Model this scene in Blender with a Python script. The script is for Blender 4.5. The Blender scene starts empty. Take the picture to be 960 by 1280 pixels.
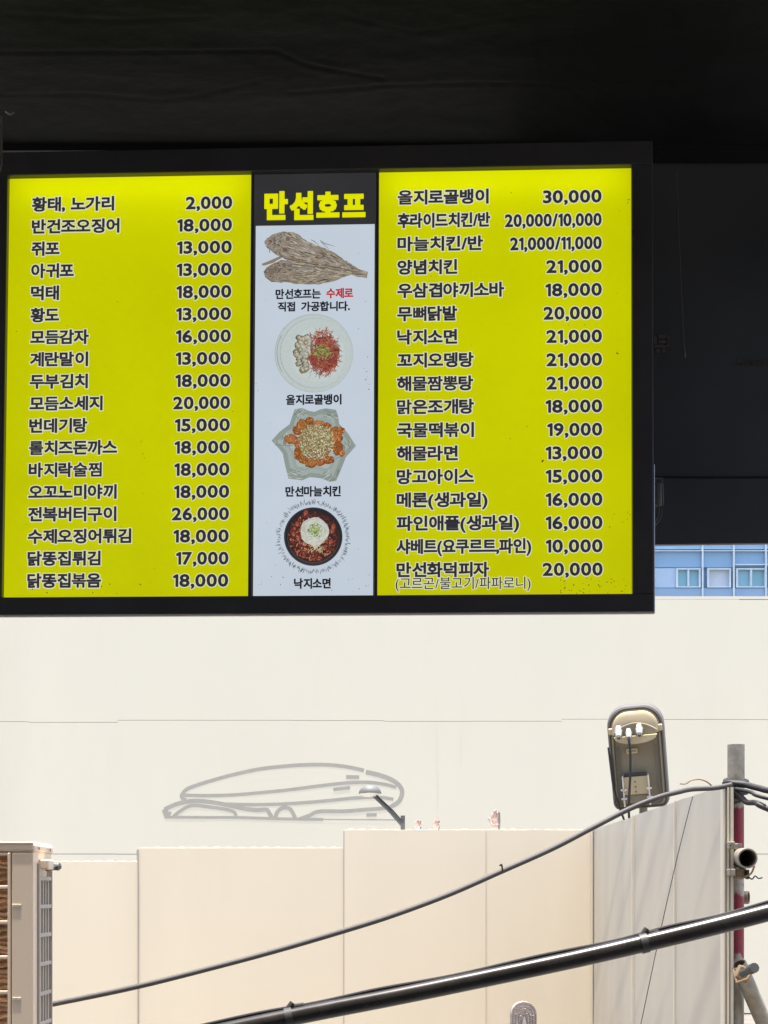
import bpy, math, random
import numpy as np
from mathutils import Vector, Matrix, Euler
rnd = random.Random(7)
R = math.radians
S = bpy.context.scene
COL = S.collection

# ---------------------------------------------------------------- camera, light, exposure
EYE = 1.6
F, CX, HY = 1850.0, 480.0, 1120.0          # focal length (photo px), principal column, horizon row
cam = bpy.data.cameras.new('camera'); camo = bpy.data.objects.new('camera', cam); COL.objects.link(camo)
cam.lens = F / 1280 * 36; cam.sensor_width = 36; cam.shift_y = (HY - 640) / 1280
cam.clip_start = .05; cam.clip_end = 2000
camo.location = (0, 0, EYE); camo.rotation_euler = (R(90), 0, 0); S.camera = camo

EXPO = 1.78
SUN_EL, SUN_AZ = 87.0, 30.0                # azimuth: degrees to the left of straight behind the camera
sd = Vector((-math.sin(R(SUN_AZ)) * math.cos(R(SUN_EL)), -math.cos(R(SUN_AZ)) * math.cos(R(SUN_EL)), math.sin(R(SUN_EL))))
sun = bpy.data.lights.new('sun', 'SUN'); suno = bpy.data.objects.new('sun', sun); COL.objects.link(suno)
sun.energy = 3.0; sun.angle = R(.55); sun.color = (1, .965, .90)
suno.rotation_euler = sd.to_track_quat('Z', 'Y').to_euler(); suno.location = (-4, -6, 12)
W = bpy.data.worlds.new('World'); S.world = W; W.use_nodes = True
nt = W.node_tree; bg = nt.nodes['Background']; sky = nt.nodes.new('ShaderNodeTexSky')
sky.sky_type = 'NISHITA'; sky.sun_disc = False; sky.sun_elevation = R(SUN_EL)
sky.sun_rotation = math.atan2(sd.x, sd.y); sky.air_density = 1.0; sky.dust_density = 3.5; sky.ozone_density = .8
nt.links.new(sky.outputs[0], bg.inputs[0]); bg.inputs[1].default_value = .12
S.view_settings.view_transform = 'Standard'; S.view_settings.look = 'None'
S.view_settings.exposure = EXPO; S.view_settings.gamma = 1; S.view_settings.use_curve_mapping = False
S.cycles.max_bounces = 8; S.cycles.use_denoising = True

# ---------------------------------------------------------------- helpers
def P(px, py, Y):
    """real place of something seen at photo pixel (px, py) that stands Y metres in front"""
    return Vector(((px - CX) / F * Y, Y, EYE + (HY - py) / F * Y))
def lin(c):
    return tuple((v / 255 / 12.92) if v / 255 <= .04045 else ((v / 255 + .055) / 1.055) ** 2.4 for v in c)

def mat(name, base, rough=.6, metal=0.0, spec=.5, var=.06, scale=6.0, bump=0.0, bscale=40.0, dirt=None, dscale=2.0, damt=.5, emit=None, estr=1.0, stretch=(1, 1, 1)):
    m = bpy.data.materials.new(name); m.use_nodes = True
    t = m.node_tree; N = t.nodes; L = t.links; b = N['Principled BSDF']
    b.inputs['Roughness'].default_value = rough; b.inputs['Metallic'].default_value = metal
    b.inputs['Specular IOR Level'].default_value = spec
    tc = N.new('ShaderNodeTexCoord'); mp = N.new('ShaderNodeMapping'); mp.inputs['Scale'].default_value = stretch
    L.new(tc.outputs['Object'], mp.inputs[0])
    nz = N.new('ShaderNodeTexNoise'); nz.inputs['Scale'].default_value = scale; nz.inputs['Detail'].default_value = 6
    L.new(mp.outputs[0], nz.inputs['Vector'])
    r = N.new('ShaderNodeValToRGB'); r.color_ramp.elements[0].position = .3; r.color_ramp.elements[1].position = .7
    r.color_ramp.elements[0].color = tuple(min(1, v * (1 - var)) for v in base) + (1,)
    r.color_ramp.elements[1].color = tuple(min(1, v * (1 + var)) for v in base) + (1,)
    L.new(nz.outputs[0], r.inputs[0]); out = r.outputs[0]
    if dirt:
        n2 = N.new('ShaderNodeTexNoise'); n2.inputs['Scale'].default_value = dscale; n2.inputs['Detail'].default_value = 9
        n2.inputs['Roughness'].default_value = .65; L.new(mp.outputs[0], n2.inputs['Vector'])
        r2 = N.new('ShaderNodeValToRGB'); r2.color_ramp.elements[0].position = .52; r2.color_ramp.elements[1].position = .72
        r2.color_ramp.elements[1].color = (damt,) * 3 + (1,)
        L.new(n2.outputs[0], r2.inputs[0])
        mx = N.new('ShaderNodeMix'); mx.data_type = 'RGBA'; L.new(r2.outputs[0], mx.inputs[0]); L.new(out, mx.inputs[6])
        mx.inputs[7].default_value = tuple(dirt) + (1,); out = mx.outputs[2]
    L.new(out, b.inputs['Base Color'])
    rr = N.new('ShaderNodeMapRange'); rr.inputs['To Min'].default_value = max(0, rough - .08); rr.inputs['To Max'].default_value = min(1, rough + .08)
    L.new(nz.outputs[0], rr.inputs[0]); L.new(rr.outputs[0], b.inputs['Roughness'])
    if bump:
        n3 = N.new('ShaderNodeTexNoise'); n3.inputs['Scale'].default_value = bscale; n3.inputs['Detail'].default_value = 4
        L.new(mp.outputs[0], n3.inputs['Vector'])
        bu = N.new('ShaderNodeBump'); bu.inputs['Strength'].default_value = bump; bu.inputs['Distance'].default_value = .01
        L.new(n3.outputs[0], bu.inputs['Height']); L.new(bu.outputs[0], b.inputs['Normal'])
    if emit:
        b.inputs['Emission Color'].default_value = tuple(emit) + (1,); b.inputs['Emission Strength'].default_value = estr
    return m

class MB:
    def __init__(s): s.v = []; s.f = []; s.m = []; s.c = None
    def add(s, vs, fs, mi=0):
        n = len(s.v); s.v += [tuple(v) for v in vs]; s.f += [tuple(i + n for i in f) for f in fs]; s.m += [mi] * len(fs); return s
    def box(s, a, b, mi=0):
        (x0, y0, z0), (x1, y1, z1) = a, b
        return s.add([(x0, y0, z0), (x1, y0, z0), (x1, y1, z0), (x0, y1, z0), (x0, y0, z1), (x1, y0, z1), (x1, y1, z1), (x0, y1, z1)],
                     [(0, 3, 2, 1), (4, 5, 6, 7), (0, 1, 5, 4), (1, 2, 6, 5), (2, 3, 7, 6), (3, 0, 4, 7)], mi)
    def bbox(s, a, b, bev=.003, mi=0):
        """box with chamfered edges"""
        import bmesh
        bm = bmesh.new(); bmesh.ops.create_cube(bm, size=1)
        c = [(a[i] + b[i]) / 2 for i in range(3)]; d = [abs(b[i] - a[i]) for i in range(3)]
        for v in bm.verts: v.co = Vector([v.co[i] * d[i] + c[i] for i in range(3)])
        bmesh.ops.bevel(bm, geom=bm.edges[:], offset=min(bev, min(d) * .4), segments=2, affect='EDGES', profile=.5)
        bm.verts.index_update(); s.add([v.co for v in bm.verts], [[v.index for v in f.verts] for f in bm.faces], mi); bm.free(); return s
    def tube(s, pts, r, n=10, mi=0, caps=True):
        pts = [Vector(p) for p in pts]; rs = r if isinstance(r, (list, tuple)) else [r] * len(pts)
        vs = []; up = Vector((0, 0, 1)); t0 = (pts[1] - pts[0]).normalized()
        if abs(t0.dot(up)) > .95: up = Vector((0, 1, 0))
        nx = t0.cross(up).normalized()
        for i, p in enumerate(pts):
            t = (pts[min(i + 1, len(pts) - 1)] - pts[max(i - 1, 0)]).normalized()
            nx = (nx - t * nx.dot(t)).normalized(); ny = t.cross(nx)
            for k in range(n):
                a = 2 * math.pi * k / n; vs.append(p + (nx * math.cos(a) + ny * math.sin(a)) * rs[i])
        fs = [(i * n + k, i * n + (k + 1) % n, (i + 1) * n + (k + 1) % n, (i + 1) * n + k) for i in range(len(pts) - 1) for k in range(n)]
        if caps: fs += [tuple(range(n - 1, -1, -1)), tuple((len(pts) - 1) * n + k for k in range(n))]
        return s.add(vs, fs, mi)
    def pipe(s, a, b, r, t, n=24, mi=0, mi_in=0):
        """hollow tube with an open end at b"""
        a, b = Vector(a), Vector(b); d = (b - a).normalized(); up = Vector((0, 0, 1)) if abs(d.z) < .9 else Vector((0, 1, 0))
        nx = d.cross(up).normalized(); ny = d.cross(nx); ring = lambda c, q: [c + (nx * math.cos(2 * math.pi * k / n) + ny * math.sin(2 * math.pi * k / n)) * q for k in range(n)]
        vs = ring(a, r) + ring(b, r) + ring(b, r - t) + ring(a, r - t); q = lambda i, j: [(i * n + k, i * n + (k + 1) % n, j * n + (k + 1) % n, j * n + k) for k in range(n)]
        s.add(vs, q(0, 1) + q(1, 2) + q(3, 0), mi); return s.add(ring(b - d * 0, r - t) + ring(a, r - t) , [(k, (k + 1) % n, n + (k + 1) % n, n + k) for k in range(n)], mi_in)
    def prism(s, outline, y0, y1, mi=0):
        """closed outline in x,z pushed along y"""
        n = len(outline); vs = [(x, y0, z) for x, z in outline] + [(x, y1, z) for x, z in outline]
        return s.add(vs, [tuple(range(n)), tuple(range(2 * n - 1, n - 1, -1))] + [(i, i + n, (i + 1) % n + n, (i + 1) % n) for i in range(n)], mi)
    def build(s, name, mats, parent=None, smooth=False, world=False, origin=None, kind=None, label=None):
        me = bpy.data.meshes.new(name); off = Vector((0, 0, 0))
        if parent is not None and world: off = parent.matrix_basis.inverted()
        if parent is not None and world: vs = [tuple(off @ Vector(v)) for v in s.v]
        elif origin is not None: vs = [tuple(Vector(v) - Vector(origin)) for v in s.v]
        else: vs = s.v
        me.from_pydata(vs, [], s.f)
        for m in (mats if isinstance(mats, (list, tuple)) else [mats]): me.materials.append(m)
        me.polygons.foreach_set('material_index', s.m)
        if s.c is not None:
            ca = me.color_attributes.new('print', 'FLOAT_COLOR', 'CORNER'); i = 0
            arr = np.ones((len(me.loops), 4), dtype=np.float32)
            for p, c in zip(me.polygons, s.c):
                arr[p.loop_start:p.loop_start + p.loop_total, :3] = c
            ca.data.foreach_set('color', arr.ravel())
        if smooth:
            import bmesh
            bm = bmesh.new(); bm.from_mesh(me)
            bmesh.ops.recalc_face_normals(bm, faces=bm.faces[:])
            for f in bm.faces: f.smooth = True
            for e in bm.edges:
                if len(e.link_faces) == 2 and e.calc_face_angle(0) > R(38): e.smooth = False
            bm.to_mesh(me); bm.free()
        o = bpy.data.objects.new(name, me); COL.objects.link(o)
        if parent is not None: o.parent = parent
        if origin is not None: o.location = origin
        if kind: o['kind'] = kind
        if label: o['label'] = label
        return o

def thing(name, label, cat, loc=(0, 0, 0), rot=(0, 0, 0), group=None):
    o = bpy.data.objects.new(name, None); COL.objects.link(o); o.location = loc; o.rotation_euler = rot
    o.empty_display_size = .1; o['label'] = label; o['category'] = cat
    if group: o['group'] = group
    return o
def tag(o, label, cat, group=None):
    o['label'] = label; o['category'] = cat
    if group: o['group'] = group
    return o
def smoothpath(pts, n=8):
    """Catmull-Rom through points"""
    pts = [Vector(p) for p in pts]; out = []
    for i in range(len(pts) - 1):
        a = pts[max(i - 1, 0)]; b = pts[i]; c = pts[i + 1]; d = pts[min(i + 2, len(pts) - 1)]
        for k in range(n):
            t = k / n
            out.append(.5 * ((2 * b) + (c - a) * t + (2 * a - 5 * b + 4 * c - d) * t * t + (3 * b - a - 3 * c + d) * t ** 3))
    return out + [pts[-1]]

# ---------------------------------------------------------------- materials
M = {}
M['paving'] = mat('paving', (.17, .155, .135), .85, var=.15, scale=3, bump=.3, dirt=(.07, .065, .06), dscale=1.2)
M['hoarding'] = mat('hoarding_paint', (.735, .675, .53), .55, var=.02, scale=.6, dirt=(.68, .61, .47), dscale=.5, damt=.5, stretch=(1, 1, .35))
M['joint'] = mat('joint_shadow', (.30, .28, .25), .8)
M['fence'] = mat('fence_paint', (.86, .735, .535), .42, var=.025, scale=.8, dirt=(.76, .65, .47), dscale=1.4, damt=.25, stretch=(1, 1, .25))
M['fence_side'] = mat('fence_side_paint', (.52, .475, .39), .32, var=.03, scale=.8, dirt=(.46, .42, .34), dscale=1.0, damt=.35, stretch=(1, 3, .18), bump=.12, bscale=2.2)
def shadow_streaks(m):  # soft slanting cable shadows painted into the side fence colour
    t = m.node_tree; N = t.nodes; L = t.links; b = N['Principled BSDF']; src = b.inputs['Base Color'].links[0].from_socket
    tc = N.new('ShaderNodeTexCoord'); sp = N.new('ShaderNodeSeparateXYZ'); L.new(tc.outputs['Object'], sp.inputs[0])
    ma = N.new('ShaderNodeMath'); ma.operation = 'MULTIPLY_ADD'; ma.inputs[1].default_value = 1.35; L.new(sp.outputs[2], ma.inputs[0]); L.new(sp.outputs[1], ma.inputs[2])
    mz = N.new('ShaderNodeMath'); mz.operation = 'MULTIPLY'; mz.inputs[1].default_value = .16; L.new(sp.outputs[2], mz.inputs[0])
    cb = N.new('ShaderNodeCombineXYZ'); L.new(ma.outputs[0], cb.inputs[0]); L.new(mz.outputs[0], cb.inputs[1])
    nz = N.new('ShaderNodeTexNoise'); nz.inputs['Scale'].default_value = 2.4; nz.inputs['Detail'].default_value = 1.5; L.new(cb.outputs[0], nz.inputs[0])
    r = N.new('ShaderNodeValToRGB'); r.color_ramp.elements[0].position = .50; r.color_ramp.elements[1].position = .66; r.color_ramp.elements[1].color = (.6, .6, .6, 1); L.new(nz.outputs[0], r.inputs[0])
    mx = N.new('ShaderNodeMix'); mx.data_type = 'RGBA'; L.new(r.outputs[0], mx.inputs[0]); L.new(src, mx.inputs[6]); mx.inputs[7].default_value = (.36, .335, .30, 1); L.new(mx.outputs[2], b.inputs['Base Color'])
shadow_streaks(M['fence_side'])
M['trim'] = mat('trim_paint', (.70, .63, .50), .4, var=.03)
M['cap'] = mat('cap_metal', (.88, .86, .80), .3, var=.04)
M['printgrey'] = mat('drawing_grey', (.40, .365, .305), .6, var=.05, scale=12)
M['black_gloss'] = mat('sign_frame_black', (.050, .050, .054), .3, spec=.5, var=.15, scale=3, dirt=(.075, .062, .056), dscale=4, damt=.4)
M['alu'] = mat('aluminium', (.62, .60, .58), .3, metal=1, var=.06)
M['lip'] = mat('lip_grey', (.55, .48, .45), .5)
M['steel_dark'] = mat('painted_steel_dark', (.012, .012, .013), .6, spec=.2)
M['black_panel'] = mat('black_panel', (.056, .060, .068), .45, spec=.25, var=.2, scale=1.5, dirt=(.074, .066, .068), dscale=1.0, damt=.5)
M['soffit'] = mat('soffit_black', (.012, .012, .014), .7, spec=.2, var=.2, scale=1.2)
M['cable'] = mat('cable_rubber', (.025, .022, .022), .6, var=.15, scale=20)
M['cable_grey'] = mat('cable_grey', (.075, .067, .065), .65, var=.1, scale=20)
M['duct'] = mat('black_duct', (.026, .022, .020), .27, spec=.5, var=.25, scale=10, dirt=(.025, .02, .017), dscale=8, damt=.4)
M['galv'] = mat('galvanised', (.31, .275, .22), .6, metal=.1, var=.25, scale=25, dirt=(.30, .23, .11), dscale=9, damt=.7, bump=.2, bscale=80)
M['rust'] = mat('rusty_clamp', (.25, .175, .10), .6, metal=.2, var=.25, scale=30, dirt=(.22, .13, .07), dscale=22, damt=.7)
M['bolt'] = mat('bolt_dark', (.055, .052, .05), .5, metal=.2)
M['zinc'] = mat('zinc_bright', (.75, .74, .72), .25, metal=.7)
M['hole'] = mat('tube_inside', (.20, .14, .11), .9)
M['khaki'] = mat('khaki_plastic', (.50, .40, .24), .45, var=.04, scale=5, dirt=(.38, .32, .22), dscale=12, damt=.4)
M['khaki2'] = mat('khaki_dark_plastic', (.24, .20, .135), .45, var=.05, scale=5, dirt=(.17, .14, .10), dscale=10, damt=.4)
M['casegrey'] = mat('case_grey', (.125, .112, .10), .6, var=.06)
M['white_gland'] = mat('white_gland', (.36, .36, .33), .25)
M['ac'] = mat('ac_beige', (.90, .715, .53), .38, var=.03, scale=2.5, dirt=(.74, .62, .50), dscale=2.5, damt=.4)
M['ac_side'] = mat('ac_beige_vent', (.46, .42, .37), .45, var=.05)
M['ac_dark'] = mat('ac_cavity', (.06, .06, .065), .8)
M['glove'] = mat('pink_rubber', (.62, .44, .35), .5, var=.06, scale=60)
M['glove_grey'] = mat('glove_back_grey', (.28, .24, .22), .7)
M['lampgrey'] = mat('lamp_grey', (.13, .13, .12), .6)
M['stone'] = mat('carved_stone', (.34, .29, .26), .8, var=.15, scale=30, dirt=(.22, .19, .19), dscale=25, damt=.7, bump=.6, bscale=120)
M['stone_dark'] = mat('carved_groove', (.20, .17, .16), .9)
M['stone_light'] = mat('carved_light', (.5, .46, .43), .6)
M['concrete'] = mat('concrete', (.34, .33, .31), .9, var=.12, scale=8, bump=.3)
M['b_blue'] = mat('facade_blue', (.25, .42, .62), .35, var=.08, scale=.8)
M['b_blue2'] = mat('facade_spandrel_blue', (.25, .39, .56), .4, var=.06, scale=.8)
M['b_pale'] = mat('facade_pale_blue', (.40, .54, .70), .4, var=.06, scale=.8)
M['b_glass'] = mat('facade_glass_teal', (.22, .43, .52), .12, var=.15, scale=1.2)
M['b_frame'] = mat('facade_white_frame', (.50, .60, .68), .4)
M['b_blind'] = mat('window_blind', (.50, .57, .64), .6, var=.08, scale=3)
M['b_dark'] = mat('facade_roof', (.2, .2, .22), .8)

def red_pole():
    m = mat('red_painted_pole', (.37, .33, .28), .5, metal=.2, var=.15, scale=25, bump=.2, bscale=80)
    t = m.node_tree; N = t.nodes; L = t.links; b = N['Principled BSDF']; src = b.inputs['Base Color'].links[0].from_socket
    tc = N.new('ShaderNodeTexCoord'); sp = N.new('ShaderNodeSeparateXYZ'); L.new(tc.outputs['Object'], sp.inputs[0])
    nz = N.new('ShaderNodeTexNoise'); nz.inputs['Scale'].default_value = 14; nz.inputs['Detail'].default_value = 6; L.new(tc.outputs['Object'], nz.inputs[0])
    ma = N.new('ShaderNodeMath'); ma.operation = 'MULTIPLY_ADD'; ma.inputs[1].default_value = .35; L.new(nz.outputs[0], ma.inputs[0]); L.new(sp.outputs[2], ma.inputs[2])
    r = N.new('ShaderNodeValToRGB'); e = r.color_ramp.elements; e[0].position = 0; e[0].color = (0, 0, 0, 1); e[1].position = 1; e[1].color = (0, 0, 0, 1)
    mr = N.new('ShaderNodeMapRange'); mr.inputs['From Min'].default_value = 0; mr.inputs['From Max'].default_value = 2.6; L.new(ma.outputs[0], mr.inputs[0]); L.new(mr.outputs[0], r.inputs[0])
    def stop(z, v):
        q = r.color_ramp.elements.new(min(.999, (z + .175) / 2.6)); q.color = (v, v, v, 1)
    for z, v in ((1.30, 0), (1.33, 1), (1.60, 1), (1.63, 0), (1.80, 0), (1.83, 1), (2.02, 1), (2.06, 0)): stop(z, v)
    mx = N.new('ShaderNodeMix'); mx.data_type = 'RGBA'; L.new(r.outputs[0], mx.inputs[0]); L.new(src, mx.inputs[6]); mx.inputs[7].default_value = (.24, .028, .045, 1)
    L.new(mx.outputs[2], b.inputs['Base Color']); return m
M['pole'] = red_pole()

def coil_mat():
    m = mat('condenser_coil', (.80, .48, .27), .5, metal=.1, var=.3, scale=12, stretch=(1, 1, 3), dirt=(.10, .09, .06), dscale=9, damt=.8)
    return m
M['coil'] = coil_mat()

def fabric():
    m = mat('black_tarpaulin', (.0100, .0125, .0120), .7, spec=.1, var=.22, scale=2.5, dirt=(.0068, .008, .0074), dscale=3, damt=.7, bump=.5, bscale=14, stretch=(1, 1.4, 1))
    return m
M['tarp'] = fabric()

def glow(name, rgb, k=1.0, var=.05, scale=4):
    """printed film lit from behind by the lamps in the sign box"""
    m = bpy.data.materials.new(name); m.use_nodes = True; t = m.node_tree; N = t.nodes; L = t.links; b = N['Principled BSDF']
    b.inputs['Base Color'].default_value = tuple(v * .06 for v in rgb) + (1,); b.inputs['Roughness'].default_value = .35
    tc = N.new('ShaderNodeTexCoord'); nz = N.new('ShaderNodeTexNoise'); nz.inputs['Scale'].default_value = scale; nz.inputs['Detail'].default_value = 7; L.new(tc.outputs['Object'], nz.inputs[0])
    r = N.new('ShaderNodeValToRGB'); r.color_ramp.elements[0].position = .3; r.color_ramp.elements[1].position = .7
    r.color_ramp.elements[0].color = tuple(v * (1 - var) for v in rgb) + (1,); r.color_ramp.elements[1].color = tuple(v * (1 + var) for v in rgb) + (1,)
    L.new(nz.outputs[0], r.inputs[0]); L.new(r.outputs[0], b.inputs['Emission Color']); b.inputs['Emission Strength'].default_value = k
    return m
TUBE = .6
GK = 2 ** -EXPO                                   # the box's brightness against the exposure
def film(m, rgb):
    t = m.node_tree; N = t.nodes; b = N['Principled BSDF']; o = N['Material Output']; tr = N.new('ShaderNodeBsdfTranslucent'); tr.inputs[0].default_value = tuple(rgb) + (1,)
    a = N.new('ShaderNodeAddShader'); t.links.new(b.outputs[0], a.inputs[0]); t.links.new(tr.outputs[0], a.inputs[1]); t.links.new(a.outputs[0], o.inputs[0])
M['yellow'] = glow('lit_yellow_film', lin((188, 191, 0)), GK, .06, 2.4)
film(M['yellow'], (.55, .60, .0))
M['white'] = glow('lit_white_film', lin((193, 204, 216)), GK, .03, 4)
M['header'] = glow('lit_charcoal_film', lin((50, 50, 52)), GK * .95, .1, 6)
M['ink'] = glow('ink_navy', lin((50, 49, 60)), GK * .85, .1, 20)
M['inkblack'] = glow('ink_black', lin((34, 34, 42)), GK * .8, .1, 20)
M['inkred'] = glow('ink_red', lin((178, 42, 52)), GK, .05, 20)
M['inkyellow'] = glow('ink_yellow', lin((222, 224, 0)), GK, .03, 8)
M['halo'] = glow('ink_pale_outline', lin((216, 217, 190)), GK, .04, 20)
def photo_print():
    m = bpy.data.materials.new('food_print'); m.use_nodes = True; t = m.node_tree; b = t.nodes['Principled BSDF']
    a = t.nodes.new('ShaderNodeAttribute'); a.attribute_name = 'print'
    nz = t.nodes.new('ShaderNodeTexNoise'); nz.inputs['Scale'].default_value = 300; nz.inputs['Detail'].default_value = 3
    tc = t.nodes.new('ShaderNodeTexCoord'); t.links.new(tc.outputs['Object'], nz.inputs[0])
    mr = t.nodes.new('ShaderNodeMapRange'); mr.inputs['To Min'].default_value = .84; mr.inputs['To Max'].default_value = 1.12; t.links.new(nz.outputs[0], mr.inputs[0])
    vm = t.nodes.new('ShaderNodeVectorMath'); vm.operation = 'SCALE'; t.links.new(a.outputs['Color'], vm.inputs[0]); t.links.new(mr.outputs[0], vm.inputs['Scale'])
    b.inputs['Base Color'].default_value = (.03, .03, .03, 1); b.inputs['Roughness'].default_value = .35
    t.links.new(vm.outputs[0], b.inputs['Emission Color']); b.inputs['Emission Strength'].default_value = GK
    return m
M['print'] = photo_print()

# ================================================================ THE SETTING
g = MB(); g.add([(-400, -400, 0), (400, -400, 0), (400, 400, 0), (-400, 400, 0)], [(0, 1, 2, 3)])
g.build('ground', M['paving'], kind='structure')

# ---- tall white hoarding wall, 20 m off
YW = 20.0
hw = thing('hoarding_wall', 'tall off-white hoarding wall with faint horizontal joints and a grey line drawing', 'wall', (0, YW, 0))
px1 = YW / F
ztop, z900, z1067 = EYE + (HY - 750) * px1, EYE + (HY - 901) * px1, EYE + (HY - 1067.5) * px1
bk = MB(); bk.box((-16, YW + .02, 0), (16, YW + .12, ztop - .03)); bk.build('backing_sheet', M['joint'], hw, world=True)
cols = [-15.6 + 1.2 * i for i in range(27)]
for i in range(26):
    xa, xb = cols[i], cols[i + 1]
    j1 = rnd.uniform(-.008, .010) + (-.016 if xa < -4 else (.02 if xa > 2 else 0)); j2 = rnd.uniform(-.006, .006); j3 = rnd.uniform(-.008, .01)
    for (za, zb) in ((.02, z1067 + j2 - .004), (z1067 + j2 + .004, z900 + j1 - .0025), (z900 + j1 + .0025, ztop + j3)):
        p = MB(); p.box((xa + .0001, YW + rnd.uniform(-.0004, .0004), za), (xb - .0001, YW + .019, zb)); p.build('panel', M['hoarding'], hw, world=True)
# coping strip along the top
cp = MB(); cp.box((-16, YW - .0005, ztop + .012), (16, YW + .14, ztop + .05)); cp.build('coping', M['hoarding'], hw, world=True)

# the grey outline of a low curved building, printed on the wall
def ribbon(mb, pts, w, y, mi=0):
    pts = [Vector((p[0], p[1])) for p in pts]; n = len(pts); vs = []
    for i in range(n):
        t = (pts[min(i + 1, n - 1)] - pts[max(i - 1, 0)]).normalized(); nn = Vector((-t.y, t.x)) * w / 2
        for q in (pts[i] + nn, pts[i] - nn): vs.append((q.x, y, q.y))
    mb.add(vs, [(2 * i, 2 * i + 1, 2 * i + 3, 2 * i + 2) for i in range(n - 1)], mi)
def drawpath(cr): # crop coordinates -> wall x,z
    out = []
    for (x, y) in cr:
        q = P(190 + x / 2.824, 930 + y / 2.824, YW); out.append((q.x, q.z, 0))
    return [(p.x, p.y) for p in smoothpath(out, 6)]
dr = MB(); lw = 4.5 * px1
strokes = [
 ([(120, 197), (106, 190), (106, 178), (122, 160), (150, 148), (200, 132), (280, 110), (370, 90), (450, 80), (530, 74), (610, 73), (680, 79), (748, 93)], 1),
 ([(755, 99), (800, 109), (845, 126), (874, 148), (883, 172), (872, 202), (848, 219)], 1.25),
 ([(108, 180), (180, 182), (280, 180), (380, 172), (480, 162), (580, 149), (680, 138), (760, 135), (820, 142), (862, 153)], .9),
 ([(262, 212), (350, 214), (450, 212), (550, 206), (640, 198), (720, 190), (800, 188), (852, 195)], .9),
 ([(44, 232), (60, 223), (100, 208), (150, 201), (200, 204), (260, 214), (320, 227), (370, 233), (404, 232), (414, 244), (424, 260)], 1.15),
 ([(44, 230), (50, 246), (56, 260)], 1.6), ([(66, 240), (58, 252), (56, 259)], .8),
 ([(76, 256), (100, 236), (140, 217), (200, 222), (280, 235), (298, 254)], .9),
 ([(54, 258), (180, 259), (300, 259), (420, 263), (520, 265), (604, 266)], .75),
 ([(435, 263), (441, 242), (455, 228), (472, 224), (490, 232), (506, 262)], 1.05),
 ([(520, 265), (556, 252), (590, 238), (680, 237), (760, 231), (820, 226), (852, 218)], 1.0),
 ([(685, 116), (731, 117)], 1), ([(640, 161), (699, 154)], .9), ([(757, 251), (793, 250)], .9), ([(600, 266), (740, 267), (862, 268)], .28)]
for k, (s_, w_) in enumerate(strokes): ribbon(dr, drawpath(s_), lw * w_, YW - .0012 - .0001 * k)
dr.build('line_drawing', M['printgrey'], hw, world=True)
# faint rows of rivets
for rx, n_, y0 in ((546, 9, 905), (547, 8, 968), (576, 6, 915)):
    rv = MB()
    for k in range(n_):
        q = P(rx, y0 + k * 7.5, YW); rv.bbox((q.x - .008, YW - .0025, q.z - .012), (q.x + .008, YW - .001, q.z + .012), .003)
    rv.build('rivet_row', M['hoarding'], hw, world=True)

# ---- blue glazed building beyond the wall
YB = 34.0; bp = YB / F
bl = thing('glazed_building', 'blue office building with white-framed windows seen above the white wall', 'building', (6, YB, 0))
def X(px): return (px - CX) * bp
def Z(py): return EYE + (HY - py) * bp
body = MB(); body.box((-9, YB + .25, 0), (20, YB + 10, Z(560))); body.build('facade', M['b_blue'], bl, world=True)
rf = MB(); rf.box((-9.2, YB, Z(560)), (20.2, YB + 10.2, Z(556))); rf.build('roof', M['b_dark'], bl, world=True)
# spandrel rows and bays
bays = [(700, 816), (816, 878), (878, 917), (917, 957), (957, 997), (997, 1040), (1040, 1090), (1090, 1150), (1150, 1220)]
for fl in range(3):
    dy = -66 * fl
    for k, (a, b) in enumerate(bays):
        sp = MB(); sp.box((X(a) + .02, YB + .02, Z(752 + dy)), (X(b) - .02, YB + .2, Z(735 + dy))); sp.build('spandrel', M['b_blue2'], bl, world=True)
        up = MB(); up.box((X(a) + .02, YB + .06, Z(708.5 + dy)), (X(b) - .02, YB + .2, Z(689 + dy))); up.build('panel', M['b_pale'] if k == 0 or (k == 1 and False) else M['b_blue'], bl, world=True)
        if k == 0: continue
        l, r = (845, 876) if k == 1 else (a + 6, b - 3)
        if k == 1:
            w0 = MB(); w0.box((X(816) + .02, YB + .05, Z(734 + dy)), (X(844.9), YB + .2, Z(709.5 + dy))); w0.build('panel', M['b_pale'], bl, world=True)
        if k == 3: l, r = 920, 958
        bp_ = MB(); bp_.box((X(a) + .02, YB + .14, Z(734.8 + dy)), (X(b) - .02, YB + .21, Z(708.7 + dy))); bp_.build('panel', M['b_blue'], bl, world=True)
        fr = MB(); t = .035
        zb, zt = Z(734.3 + dy), Z(710 + dy)
        fr.box((X(l), YB + .0, zb), (X(l) + t * 1.4, YB + .12, zt)); fr.box((X(r) - t * 1.2, YB + .0, zb), (X(r), YB + .12, zt))
        fr.box((X(l) + t * 1.4, YB + .0, zt - t), (X(r) - t * 1.2, YB + .12, zt)); fr.box((X(l) + t * 1.4, YB + .0, zb), (X(r) - t * 1.2, YB + .12, zb + t * .7))
        if k % 2 == 1: fr.box(((X(l) + X(r)) / 2 - .022, YB + .002, zb + t), ((X(l) + X(r)) / 2 + .022, YB + .118, zt - t))
        w = fr.build('window', M['b_frame'], bl, world=True)
        pn = MB(); pn.box((X(l) + .02, YB + .09, zb + .01), (X(r) - .02, YB + .13, zt - .01)); pn.build('pane', M['b_blind'] if k in (2, 5) else M['b_glass'], w, smooth=False)
        for v in w.children[-1].data.vertices: v.co = bl.matrix_basis.inverted() @ v.co
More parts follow.
